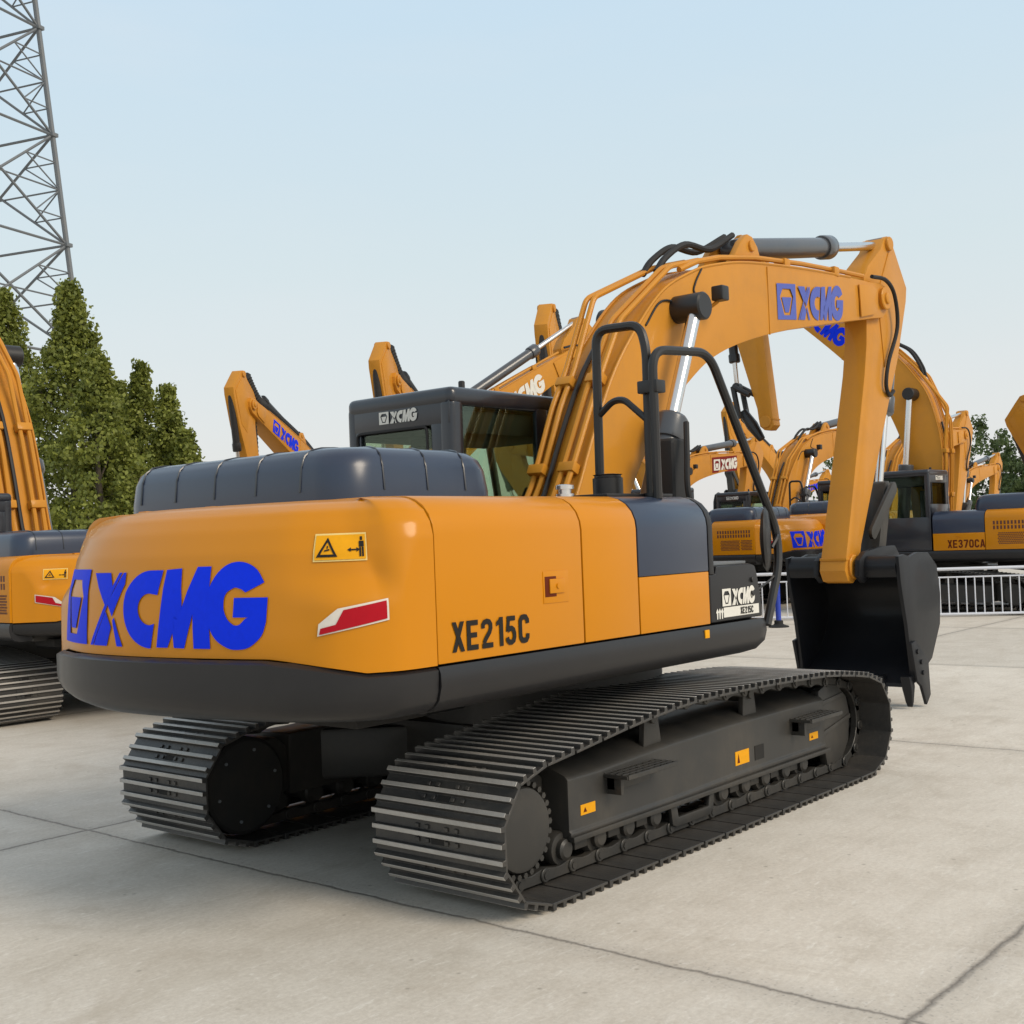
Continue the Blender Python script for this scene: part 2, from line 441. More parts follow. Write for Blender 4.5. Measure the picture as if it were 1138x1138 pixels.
def strip(pts, t, closed=False):
    P = [Vector(p) for p in pts]; n = len(P); L, Rr = [], []
    for i in range(n):
        a = P[(i - 1) % n] if (closed or i > 0) else P[0] * 2 - P[1]
        b = P[(i + 1) % n] if (closed or i < n - 1) else P[-1] * 2 - P[-2]
        d1 = (P[i] - a).normalized(); d2 = (b - P[i]).normalized(); d = (d1 + d2).normalized(); nn = Vector((-d.y, d.x))
        k = t / 2 / max(.6, nn.dot(Vector((-d1.y, d1.x)))); L.append(P[i] + nn * k); Rr.append(P[i] - nn * k)
    m = n if closed else n - 1
    return [[tuple(Rr[i]), tuple(Rr[(i + 1) % n]), tuple(L[(i + 1) % n]), tuple(L[i])] for i in range(m)]
def rect(x0, y0, x1, y1): return [(x0, y0), (x1, y0), (x1, y1), (x0, y1)]
GL = {
 'X': [[[(0, 0), (.2, 0), (.62, 1), (.42, 1)]], [[(.42, 0), (.62, 0), (.2, 1), (0, 1)]]],
 'E': [[rect(0, 0, .2, 1), rect(.2, 0, .58, .175), rect(.2, .415, .52, .585), rect(.2, .825, .58, 1)]],
 '2': [strip([(.10, .68), (.10, .80), (.17, .88), (.30, .91), (.43, .88), (.50, .79), (.50, .67), (.44, .54), (.22, .31), (.13, .176)], .18), [rect(.03, 0, .60, .175)]],
 '1': [[rect(.22, 0, .42, 1)], [[(.05, .70), (.22, .76), (.22, .96), (.05, .85)]]],
 '5': [[rect(.10, .83, .56, 1), [(.04, .46), (.22, .50), (.27, .83), (.10, .83)]], strip([(.13, .49), (.22, .56), (.34, .57), (.45, .51), (.50, .38), (.50, .26), (.45, .14), (.34, .085), (.22, .09), (.13, .16), (.10, .27)], .18)],
 'C': [strip([(.51, .68), (.50, .80), (.42, .90), (.31, .915), (.19, .90), (.11, .80), (.10, .66), (.10, .34), (.11, .20), (.19, .10), (.31, .085), (.42, .10), (.50, .20), (.51, .32)], .19)],
 '3': [strip([(.10, .72), (.12, .84), (.22, .91), (.34, .915), (.45, .87), (.49, .76), (.46, .63), (.36, .55), (.24, .53)], .18), strip([(.24, .505), (.38, .49), (.48, .41), (.51, .28), (.47, .15), (.36, .085), (.23, .09), (.13, .16), (.09, .29)], .18)],
 '7': [[rect(.02, .825, .60, 1)], [[(.11, 0), (.32, 0), (.60, .825), (.39, .825)]]],
 '0': [strip([(.31, .915), (.19, .90), (.11, .80), (.10, .66), (.10, .34), (.11, .20), (.19, .10), (.31, .085), (.43, .10), (.50, .20), (.51, .34), (.51, .66), (.50, .80), (.43, .90)], .19, True)],
 'A': [[[(0, 0), (.19, 0), (.33, .70), (.33, 1), (.22, 1)], [(.66, 0), (.44, 1), (.33, 1), (.33, .70), (.47, 0)]], [[(.15, .20), (.51, .20), (.48, .36), (.18, .36)]]],
}
def text_bm(s, h, sx=1.0, off=0, spacing=1.0):
    bm = bmesh.new(); x = 0
    for ch in s:
        for k, part in enumerate(GL[ch]):
            for q in part: bm.faces.new([bm.verts.new(((x + a) * h * sx, b * h, .0009 * k)) for a, b in q])
        x += (.52 if ch == '1' else .73) * spacing
    return bm

def place2d(bm, origin, ux, uy, off=.004):
    o, u, w = Vector(origin), Vector(ux), Vector(uy); n = u.cross(w).normalized()
    for v in bm.verts: v.co = o + u * v.co.x + w * v.co.y + n * (off + v.co.z)
    return bm

def quads2d(polys):
    bm = bmesh.new()
    for p in polys: bm.faces.new([bm.verts.new((x, y, 0)) for x, y in p])
    return bm

# ------------------------------------------------------------------ excavator: counterweight
PLAN_R = [(-2.305, -1.36), (-2.42, -1.357), (-2.53, -1.338), (-2.62, -1.285), (-2.70, -1.205), (-2.78, -1.085), (-2.86, -.92), (-2.935, -.62), (-2.985, -.30), (-3.0, 0)]
_pl = [Vector((x, y, 0)) for x, y in PLAN_R] + [Vector((x, y, 0)) for x, y in [(-2.980, .28), (-2.92, .52), (-2.83, .73), (-2.735, .885), (-2.635, 1.01), (-2.53, 1.11), (-2.43, 1.20), (-2.36, 1.27), (-2.305, 1.335)]]
PLAN = catmull(_pl, 10)
PN = []
for i, p in enumerate(PLAN):
    d = PLAN[min(i + 1, len(PLAN) - 1)] - PLAN[max(i - 1, 0)]
    PN.append(Vector((d.y, -d.x, 0)).normalized() * -1)
for i in range(len(PN)):           # inward normals
    if PN[i].dot(Vector((-1.2, 0, 0)) - PLAN[i]) < 0: PN[i] = -PN[i]
PS = [0.0]
for a, b in zip(PLAN, PLAN[1:]): PS.append(PS[-1] + (b - a).length)

RZ = [1.15, 1.3, 1.5, 1.65, 1.75, 1.82, 1.855, 1.872]; RO = [.045, .05, .070, .105, .155, .215, .295, .40]
SZ = [1.15, 1.70, 1.76, 1.81, 1.845, 1.865, 1.872]; SO = [.0, .0, .016, .05, .10, .15, .24]
def cw_off(x, y, z):
    zz = sstep(1.50, 1.84, z); w = sstep(-2.46 + .14 * zz, -2.585 - .15 * zz, x)
    b = (1 - sstep(-2.70, -2.87, x)) * (1 - sstep(1.42, 1.56, z))
    return (1 - w) * interp(z, SZ, SO) + w * interp(z, RZ, RO) * (1 - .80 * b)
def cw_zb(x):
    return 1.152 + .062 * min(1, max(0, (-2.63 - x) / .235))
def cw_pt(s, z, off=0.0):
    i = max(0, min(len(PS) - 2, int(np.searchsorted(PS, s)) - 1))
    t = (s - PS[i]) / (PS[i + 1] - PS[i])
    p = PLAN[i].lerp(PLAN[i + 1], t); n = PN[i].lerp(PN[i + 1], t).normalized()
    q = p + n * (cw_off(p.x, p.y, z) - off); return Vector((q.x, q.y, z))
def s_at(y, side=1):
    for i in range(len(PLAN) - 1):
        if PLAN[i].y <= y <= PLAN[i + 1].y:
            t = (y - PLAN[i].y) / (PLAN[i + 1].y - PLAN[i].y); return PS[i] + t * (PS[i + 1] - PS[i])
    return 0

def loft(bm, rings, cap0=True, cap1=True):
    V = [[bm.verts.new(p) for p in r] for r in rings]
    for a, b in zip(V, V[1:]):
        for k in range(len(a) - 1):
            bm.faces.new((a[k], a[k + 1], b[k + 1], b[k]))
    if cap0: bm.faces.new(V[0])
    if cap1: bm.faces.new(V[-1][::-1])
    for r0, r1 in zip(V, V[1:]):           # closing face at the front (straight seam)
        bm.faces.new((r0[0], r1[0], r1[-1], r0[-1]))

def make_counterweight(root, logo_mat=None):
    bm = bmesh.new(); rings = []
    ts = np.linspace(0, 1, 44)
    for t in ts:
        ring = []
        for p, n in zip(PLAN, PN):
            zb = cw_zb(p.x) + .003; zt = 1.872
            z = zb + (zt - zb) * (1 - (1 - t) ** 1.35)
            o = cw_off(p.x, p.y, z); q = p + n * o; ring.append((q.x, q.y, z))
        rings.append(ring)
    loft(bm, rings)
    cw = obj('counterweight', bm, M_Y, root, 40)
    bm = bmesh.new(); rings = []
    for dz, o in ((0.93, .30), (.945, .14), (.958, .075), (.98, .035), (1.01, .012), (1.05, .0), (1.10, -.004), (None, -.004), ('t', .020)):
        ring = []
        for p, n in zip(PLAN, PN):
            z = dz if isinstance(dz, float) else (cw_zb(p.x) - (.016 if dz is None else 0))
            lf = sstep(.0, 1.0, p.y)
            q = p + n * (o * (1 + .3 * lf)); ring.append((q.x, q.y, z if z > 1.1 else 1.1 - (1.1 - z) * (1 - .30 * lf)))
        rings.append(ring)
    loft(bm, rings)
    obj('counterweight_base', bm, M_DK, cw, 40)
    # logo wraps round the rear face
    h = .345
    bm = logo_bm(h, .045, 1.23)
    s0 = s_at(.69)
    L = 3.87 * h * 1.18
    for v in bm.verts:
        v.co = cw_pt(s0 - v.co.x +   .10 * v.co.y, 1.258 + v.co.y, .005)
    obj('logo', bm, M_LOGO, cw, 60)
    # warning sign and reflectors on both corners
    for sd in (-1, 1):
        def onc(pts, off):
            b = bmesh.new()
            for pl in pts:
                b.faces.new([b.verts.new((x, y, 0)) for x, y in pl])
            xs = [v.co.x for v in b.verts]; x = min(xs) + .03
            while x < max(xs):
                bmesh.ops.bisect_plane(b, geom=b.verts[:] + b.edges[:] + b.faces[:], plane_co=(x, 0, 0), plane_no=(1, 0, 0)); x += .03
            ys = [v.co.y for v in b.verts]; x = min(ys) + .015
            while x < max(ys):
                bmesh.ops.bisect_plane(b, geom=b.verts[:] + b.edges[:] + b.faces[:], plane_co=(0, x, 0), plane_no=(0, 1, 0)); x += .015
            for v in b.verts:
                v.co = cw_pt((v.co.x if sd < 0 else PS[-1] - v.co.x), v.co.y, off)
            return b
        # coordinates: s from the seam, z
        sa, sb = s_at(-1.295), s_at(-1.095)
        z0, z1 = 1.607, 1.722
        sg = obj('warning_sign', onc([[(sa, z0), (sb, z0), (sb, z1), (sa, z1)]], .005), M_SIGNW, cw)
        e = .007
        obj('sign_face', onc([[(sa + e, z0 + e), (sb - e, z0 + e), (sb - e, z1 - e), (sa + e, z1 - e)]], .008), M_SIGN, sg)
        w = sb - sa
        def S(u, v): return (sb - u * w if sd < 0 else sb - (1 - u) * w, z0 + v * (z1 - z0))
        pic = []
        o_, i_ = [(.06, .16), (.44, .16), (.25, .86)], [(.13, .25), (.37, .25), (.25, .70)]
        for k in range(3): pic.append([S(*o_[k]), S(*o_[(k + 1) % 3]), S(*i_[(k + 1) % 3]), S(*i_[k])])
        pic += [[S(.20, .36), S(.30, .40), S(.29, .45), S(.20, .41)], [S(.24, .46), S(.265, .46), S(.265, .56), S(.24, .56)]]
        pic += [[S(.62, .40), S(.69, .48), S(.62, .40 - .0), S(.69, .32)][:2] + [S(.69, .32)], [S(.80, .32), S(.80, .48), S(.87, .40)], [S(.69, .375), S(.80, .375), S(.80, .425), S(.69, .425)]]
        pic += [[S(.85, .50), S(.945, .50), S(.945, .70), S(.85, .70)], [S(.855, .15), S(.89, .15), S(.89, .49), S(.855, .49)], [S(.905, .15), S(.94, .15), S(.94, .49), S(.905, .49)], [S(.875, .73), S(.92, .73), S(.92, .86), S(.875, .86)]]
        obj('sign_drawing', onc(pic, .011), M_LTXT, sg)
        ra, rb = s_at(-1.332), s_at(-1.125)
        w = rb - ra
        def Q(u, v): return (rb - u * w, 1.312 + v * .125)
        rf = obj('reflector', onc([[Q(0, -.03), Q(1, .42), Q(1, 1.12), Q(.30, .85), Q(.02, .36)]], .006), M_REFW, cw)
        obj('reflector_red', onc([[Q(.03, .02), Q(.97, .47), Q(.97, 1.05), Q(.38, .80), Q(.27, .34), Q(.05, .22)]], .009), M_REFR, rf)
    return cw

# ------------------------------------------------------------------ excavator: body panels
HOODP = [(1.36, 1.158), (1.36, 1.45), (1.36, 1.70), (1.354, 1.745), (1.335, 1.79), (1.30, 1.83), (1.255, 1.857), (1.20, 1.872), (1.0, 1.880)]
def hood_y(z):
    return interp(z, [p[1] for p in HOODP], [p[0] for p in HOODP])
def panel(bm, x0, x1, z0, z1, sd, th=.04, gap=.0055, bev=.006):
    """a door shaped by the hood profile between two heights; sd -1 right, +1 left"""
    prof = [(hood_y(z0), z0)] + [(y, z) for y, z in HOODP if z0 < z < z1] + [(hood_y(z1), z1)]
    inner = []
    for i, (y, z) in enumerate(prof):
        a = prof[max(0, i - 1)]; b = prof[min(len(prof) - 1, i + 1)]
        d = Vector((b[0] - a[0], b[1] - a[1])).normalized(); inner.append((y - d.y * th, z + d.x * th))
    poly = [(y * sd, z) for y, z in prof] + [(y * sd, z) for y, z in inner[::-1]]
    prism(bm, poly, x0 + gap, x1 - gap, bev, 2, 'X')

def make_panels(root, model, model_left_mat):
    P = {}
    bm = bmesh.new(); panel(bm, -2.305, -1.275, 1.158, 1.88, -1)
    d = obj('side_door', bm, M_Y, root)
    # recessed latch
    bm = bmesh.new()
    box(bm, -1.585, -1.395, -1.3635, -1.355, 1.365, 1.515, .003)
    lt = obj('latch', bm, M_Y, d)
    bm = bmesh.new(); box(bm, -1.575, -1.49, -1.3655, -1.36, 1.395, 1.49, .002); obj('latch_recess', bm, M_LOGOBR, lt)
    bm = bmesh.new(); box(bm, -1.545, -1.43, -1.372, -1.364, 1.41, 1.478, .004); cyl(bm, (-1.487, -1.372, 1.444), (-1.487, -1.378, 1.444), .012, 10); obj('latch_lever', bm, M_Y, lt)
    bm = text_bm(model, .128, .98, 0, 1.02)
    place2d(bm, (-2.215, -1.36, 1.200), (1, 0, 0), (0, 0, 1)); obj('model_lettering', bm, M_LTXT, d)
    bm = bmesh.new(); panel(bm, -1.275, -.80, 1.158, 1.88, -1); obj('side_panel', bm, M_Y, root)
    bm = bmesh.new(); panel(bm, -.80, -.105, 1.158, 1.449, -1); obj('lower_panel', bm, M_Y, root)
    bm = bmesh.new(); panel(bm, -.80, -.105, 1.451, 1.88, -1); obj('upper_panel', bm, M_HOOD, root)
    bm = bmesh.new(); panel(bm, -.105, -.045, 1.43, 1.87, -1); obj('front_strip', bm, M_DK, root)
    # left side: grille door, lettering panel
    bm = bmesh.new(); panel(bm, -2.305, -1.275, 1.158, 1.88, 1)
    gd = obj('grille_door', bm, M_Y, root)
    bm = bmesh.new()
    for x in np.arange(-2.20, -1.42, .062):
        for z0, z1 in ((1.60, 1.665), (1.515, 1.58)):
            box(bm, x, x + .034, 1.357, 1.3625, z0, z1, 0)
    obj('grille_slots', bm, M_RED, gd)
    bm = bmesh.new()
    for x0, x1 in ((-1.95, -1.48), (-2.24, -1.97)):
        nx, nz = int((x1 - x0) / .032), 7
        for i in range(nx):
            for j in range(nz):
                x = x0 + (i + .5 * (j % 2)) * .032; z = 1.25 + j * .031
                box(bm, x, x + .022, 1.357, 1.3625, z, z + .021, 0)
    obj('grille_mesh', bm, M_RED, gd)
    bm = bmesh.new(); panel(bm, -1.275, -.33, 1.158, 1.469, 1)
    lp = obj('left_lower_panel', bm, M_Y, root)
    bm = bmesh.new(); box(bm, -.85, -.76, 1.357, 1.372, 1.385, 1.40, .003); obj('latch', bm, M_Y, lp)
    bm = bmesh.new(); panel(bm, -1.275, -.33, 1.471, 1.88, 1); obj('left_upper_panel', bm, M_HOOD, root)
    # deck on top of the engine bay
    bm = bmesh.new(); prism(bm, [(-1.0, 1.83), (1.0, 1.83), (1.0, 1.880), (-1.0, 1.880)], -2.30, -.80, .004, 1, 'X')
    dk = obj('top_deck', bm, M_Y, root)
    bm = bmesh.new(); box(bm, -.80, -.06, -1.0, -.34, 1.82, 1.879, .006)
    box(bm, -.74, -.10, -1.14, -.55, 1.876, 1.893, .004)
    obj('front_deck', bm, M_BLK, root)
    # machine body behind the doors
    bm = bmesh.new(); box(bm, -2.29, -.34, -1.30, 1.30, 1.0, 1.82, .01); box(bm, -.34, -.06, -1.30, .33, 1.0, 1.80, .01)
    box(bm, -.1, .50, -1.28, -.40, .99, 1.16, .01)
    obj('body_core', bm, M_VOID, root)
    # tool box with tread plate on top
    bm = bmesh.new()
    prism(bm, [(-.100, 1.160), (.485, 1.160), (.47, 1.28), (.435, 1.42), (.415, 1.462), (.36, 1.475), (-.02, 1.475), (-.035, 1.43), (-.100, 1.43)], -1.36, -.45, .012, 3, 'Y')
    tb = obj('tool_box', bm, M_DK, root)
    bm = bmesh.new(); box(bm, -.03, .36, -1.33, -.5, 1.476, 1.492, .004); obj('tread_plate', bm, M_STEEL, tb)
    bm = bmesh.new()
    for z in (1.30, 1.38): cyl(bm, (.37, -1.355, z), (.37, -1.372, z), .016, 10, .003)
    obj('hinge', bm, M_BLK, tb)
    bm = logo_bm(.098, 0, .98); place2d(bm, (.02, -1.36, 1.245), (1, 0, 0), (0, 0, 1)); obj('logo', bm, M_LWH, tb)
    bm = quads2d([[(.03, 0), (.435, 0), (.435, .056), (.03, .056)]] + [[(-.045 + k * .026, -.005), (-.034 + k * .026, -.005), (-.030 + k * .026, .03), (-.022 + k * .026, .03), (-.038 + k * .026, .056), (-.056 + k * .026, .03), (-.046 + k * .026, .03)] for k in range(3)])
    place2d(bm, (0, -1.36, 1.182), (1, 0, 0), (0, 0, 1)); st = obj('stripe', bm, M_LWH, tb)
    bm = text_bm(model, .040, .92); place2d(bm, (.215, -1.36, 1.190), (1, 0, 0), (0, 0, 1), .007); obj('model_lettering', bm, M_LTXT, st)
    # skirt rails
    for sd in (-1, 1):
        bm = bmesh.new()
        pr = [(1.36, 1.148), (1.372, 1.12), (1.374, 1.07), (1.358, 1.01), (1.32, .965), (1.25, .945), (1.12, .95), (1.12, 1.148)]
        b = bmesh.new(); xs = [(-2.30, 1), (.42, 1), (.50, .985), (.545, .95), (.565, .90)]
        V = []
        for x, k in xs:
            V.append([b.verts.new((x if z > 1.0 or x < .4 else x - .03, sd * y * (1 if k == 1 else 1 - (1 - k) * .35), 1.05 + (z - 1.05) * k)) for y, z in pr])
        for A, B in zip(V, V[1:]):
            for k in range(len(pr)): b.faces.new((A[k], A[(k + 1) % len(pr)], B[(k + 1) % len(pr)], B[k]))
        b.faces.new(V[0]); b.faces.new(V[-1][::-1]); merge(bm, b)
        sk = obj('side_skirt', bm, M_DK, root, 40)
        if sd < 0:
            bm = bmesh.new(); box(bm, -.20, -.155, -1.378, -1.371, 1.085, 1.13, .002); obj('tie_down_sticker', bm, M_SIGN, sk)
    # underside of the swing platform and swing bearing
    bm = bmesh.new(); box(bm, -2.2, .20, -1.05, 1.05, .93, 1.0, .01); box(bm, .3, .85, -.40, .40, .96, 1.30, .02)
    for y in (-.33, .33): prism(bm, [(-.35, 1.0), (.75, 1.0), (.45, 1.5), (.15, 1.58), (-.05, 1.5)], y - .03, y + .03, .005)
    obj('swing_platform', bm, M_FRAME, root)
    bm = bmesh.new(); cyl(bm, (0, 0, .56), (0, 0, .91), .72, 40); cyl(bm, (0, 0, .80), (0, 0, .86), .80, 40); obj('swing_bearing', bm, M_FRAME, root)
    # engine hood
    bm = bmesh.new()
    b = bmesh.new(); rings = []
    def rr(x0, x1, y0, y1, r, n=7):
        out = []
        for cx, cy, a0 in ((x1 - r, y1 - r, 0), (x0 + r, y1 - r, 90), (x0 + r, y0 + r, 180), (x1 - r, y0 + r, 270)):
            for k in range(n + 1):
                a = R(a0 + 90 * k / n); out.append((cx + r * math.cos(a), cy + r * math.sin(a)))
        return out
    for z, o in ((1.84, 0), (1.93, .0), (2.04, .012), (2.095, .030), (2.130, .065), (2.147, .13), (2.152, .24)):
        rings.append([(x, y, z) for x, y in rr(-2.17 + o, -1.02 - o * 1.3, -.66 + o, 1.20 - o, .20)])
    V = [[b.verts.new(p) for p in r] for r in rings]; n = len(V[0])
    for A, B in zip(V, V[1:]):
        for k in range(n): b.faces.new((A[k], A[(k + 1) % n], B[(k + 1) % n], B[k]))
    b.faces.new(V[0]); b.faces.new(V[-1][::-1]); merge(bm, b)
    hd = obj('engine_hood', bm, M_HOOD, root, 50)
    def hz(o):  # height of hood at inset o
        return interp(o, [0, .012, .030, .065, .13, .24], [1.93, 2.04, 2.095, 2.130, 2.147, 2.152])
    bm = bmesh.new()
    for y in (-.36, -.02, .32, .66, .98):
        tube(bm, [(-2.17 + o - .002, y + .05 * o, hz(o) + .002) for o in (.0, .015, .04, .085, .15, .22, .24)] + [(-1.55, y + .05, 2.149)], .006, 6)
    for x in (-1.90, -1.60, -1.32):
        tube(bm, [(x + .3 * o, -.66 + o - .002, hz(o) + .002) for o in (.0, .015, .04, .085, .15, .22, .24)] + [(x + .09, -.30, 2.149)], .006, 6)
    obj('hood_groove_shade', bm, M_CAB, hd)  # thin dark tubes stand in for the shade in the hood grooves
    # small deck fittings
    for y in (.62, .05):
        bm = bmesh.new(); box(bm, -2.40, -2.34, y - .035, y + .035, 1.862, 1.885, .004); obj('lifting_lug', bm, M_Y, root)
    bm = bmesh.new(); lathe(bm, (-.83, -.93, 1.87), (-.83, -.93, 2), [(0, .05), (.03, .05), (.03, .035), (.055, .035), (.055, .05), (.075, .05), (.08, .04)], 16); obj('filler_cap', bm, M_CHR, root)
    bm = bmesh.new(); lathe(bm, (-.42, -.92, 1.88), (-.42, -.92, 2.2), [(0, .085), (.11, .085), (.115, .075), (.125, .075), (.13, .085), (.135, .04)], 20)
    obj('filler_canister', bm, M_BLK, root)
    return P

def make_cab(root):
    X0, X1, Y0, Y1, Z0, Z1 = -.30, 1.38, .36, 1.34, 1.16, 2.665
    pr = .045
    bm = bmesh.new()
    # lower walls
    def plate(pts, th=.035, bev=.01): pass
    def post(x, y, z0, z1, a=.045, b=.045): box(bm, x - a, x + a, y - b, y + b, z0, z1, .02, 3)
    # floor, roof, lower side walls
    box(bm, X0, X1, Y0, Y1, Z0, Z0 + .05, .01)
    box(bm, X0 - .004, X1 - .12, Y0 - .004, Y1 + .004, 2.535, Z1, .06, 5)
    for y in (Y0, Y1): box(bm, X0 + .02, X1 - .02, y - (.0 if y == Y0 else .04), y + (.04 if y == Y0 else 0), Z0 + .02, 1.78, .01)
    box(bm, X0, X0 + .04, Y0, Y1, Z0 + .02, 2.02, .012)          # rear wall below window
    box(bm, X0 + .002, X0 + .04, Y0 + .02, Y1 - .02, 2.425, 2.60, .008)   # header
    box(bm, X0 + .0, X0 + .13, Y0, Y0 + .13, Z0, 2.60, .055, 5)   # rear right pillar
    box(bm, X0 + .0, X0 + .10, Y1 - .09, Y1, Z0, 2.60, .035, 4)
    box(bm, X0 + .003, X0 + .05, Y0 + .10, Y0 + .19, 2.0, 2.46, .008)
    box(bm, X0 + .003, X0 + .05, Y1 - .13, Y1 - .08, 2.0, 2.46, .008)
    for y in (Y0, Y1 - .05):
        box(bm, .56, .69, y, y + .05, 1.75, 2.58, .02)
        tube(bm, [(1.29, y + .025, 1.2), (1.27, y + .025, 1.8), (1.12, y + .025, 2.58)], .03, 8)
    box(bm, X1 - .04, X1, Y0, Y1, Z0, 1.50, .012)
    cab = obj('cab', bm, M_CAB, root, 40)
    def pane(name, pts, mat, off):
        b = bmesh.new(); n = Vector(off)
        a = [b.verts.new(Vector(p)) for p in pts]; c = [b.verts.new(Vector(p) + n) for p in pts]
        b.faces.new(a); b.faces.new(c[::-1])
        for i in range(len(a)): b.faces.new((a[i], a[(i + 1) % len(a)], c[(i + 1) % len(a)], c[i]))
        return obj(name, b, mat, cab)
    pane('rear_window', [(X0 + .018, Y0 + .18, 2.01), (X0 + .018, Y1 - .12, 2.01), (X0 + .018, Y1 - .12, 2.445), (X0 + .018, Y0 + .18, 2.445)], M_GLASS, (.006, 0, 0))
    for nm, y in (('right_window', Y0 + .014), ('left_window', Y1 - .02)):
        pane(nm, [(X0 + .09, y, 1.77), (1.26, y, 1.77), (1.13, y, 2.57), (X0 + .09, y, 2.57)], M_GLASSD, (0, .006, 0))
    pane('windscreen', [(1.28, Y0 + .04, 1.49), (1.28, Y1 - .04, 1.49), (1.12, Y1 - .04, 2.57), (1.12, Y0 + .04, 2.57)], M_GLASS, (.006, 0, 0))
    # window frame trims on the rear wall
    bm = bmesh.new()
    tube(bm, rounded([(X0 - .003, Y0 + .22, 2.02), (X0 - .003, Y0 + .22, 2.42), (X0 - .003, Y1 - .10, 2.42), (X0 - .003, Y1 - .10, 2.02)], .04), .010, 6)
    obj('rear_window_seal', bm, M_RUB, cab)
    bm = logo_bm(.082, 0, 1.12); place2d(bm, (X0 + .001, 1.02, 2.468), (0, -1, 0), (0, 0, 1), .006); obj('logo', bm, M_LWH, cab)
    bm = bmesh.new(); box(bm, -.02, .22, .62, 1.08, 1.62, 1.74, .03, 3); box(bm, -.10, .0, .64, 1.06, 1.72, 2.28, .03, 3); box(bm, -.09, -.01, .74, .96, 2.30, 2.45, .03, 3)
    obj('seat', bm, M_SEAT, cab)
    bm = bmesh.new(); box(bm, -.22, 1.05, .42, 1.28, 2.37, 2.53, .02); box(bm, -.24, -.12, .40, .52, 1.3, 2.4, .02); obj('roof_darkening_box', bm, M_VOID, cab)  # black box added under the roof to darken the upper side glass
    bm = bmesh.new(); cyl(bm, (-.02, .52, 2.66), (-.02, .52, 2.73), .022, 10, .006); obj('roof_beacon', bm, M_BLK, cab)
    bm = bmesh.new(); box(bm, .85, 1.1, .45, .6, 1.6, 2.1, .02); tube(bm, [(.5, .5, 1.5), (.55, .5, 1.95), (.6, .5, 2.02)], .015); obj('control_console', bm, M_SEAT, cab)
    return cab

# ------------------------------------------------------------------ boom, arm, bucket (master pose)
FOOT = Vector((.15, 0, 1.40)); ARMP = Vector((5.27, 0, 3.84)); BKTP = Vector((4.47, 0, 1.30))
TOPE = [(-.03, 1.45), (.02, 1.62), (.168, 1.934), (.388, 2.343), (.65, 2.765), (.96, 3.11), (1.286, 3.385), (1.657, 3.56), (1.956, 3.655), (2.507, 3.755), (3.5, 3.845), (4.58, 3.925), (5.0, 3.96)]
UND = [(5.0, 3.605), (4.6, 3.55), (4.214, 3.487), (3.123, 3.29), (2.411, 3.13), (1.95, 2.975), (1.635, 2.80), (1.256, 2.52), (1.009, 2.262), (.854, 2.07), (.74, 1.90), (.50, 1.50), (.36, 1.32)]
TOPE = [(-.03, 1.45), (.03, 1.62), (.242, 1.937), (.459, 2.349), (.721, 2.777), (1.035, 3.125), (1.364, 3.404), (1.739, 3.580), (2.042, 3.677), (2.605, 3.783), (3.62, 3.880), (4.72, 3.955), (5.0, 3.965)]
UND = [(5.0, 3.620), (4.78, 3.582), (4.40, 3.521), (3.245, 3.318), (2.51, 3.149), (2.036, 2.989), (1.717, 2.812), (1.334, 2.529), (1.084, 2.268), (.928, 2.074), (.812, 1.902), (.52, 1.50), (.36, 1.32)]
def s2(pts, n=5): return [(p.x, p.y) for p in catmull([(a, b, 0) for a, b in pts], n)]
TOPS = s2(TOPE); UNDS = s2(UND)
def boom_hw(x): return .208 - .028 * sstep(3.2, 5.0, x)
def top_at(x): return interp(x, [p[0] for p in TOPS], [p[1] for p in TOPS])

def on_top(i, y, off):
    a = TOPS[max(0, i - 1)]; b = TOPS[min(len(TOPS) - 1, i + 1)]
    d = Vector((b[0] - a[0], 0, b[1] - a[1])).normalized(); n = Vector((-d.z, 0, d.x))
    return Vector((TOPS[i][0], y, TOPS[i][1])) + n * off

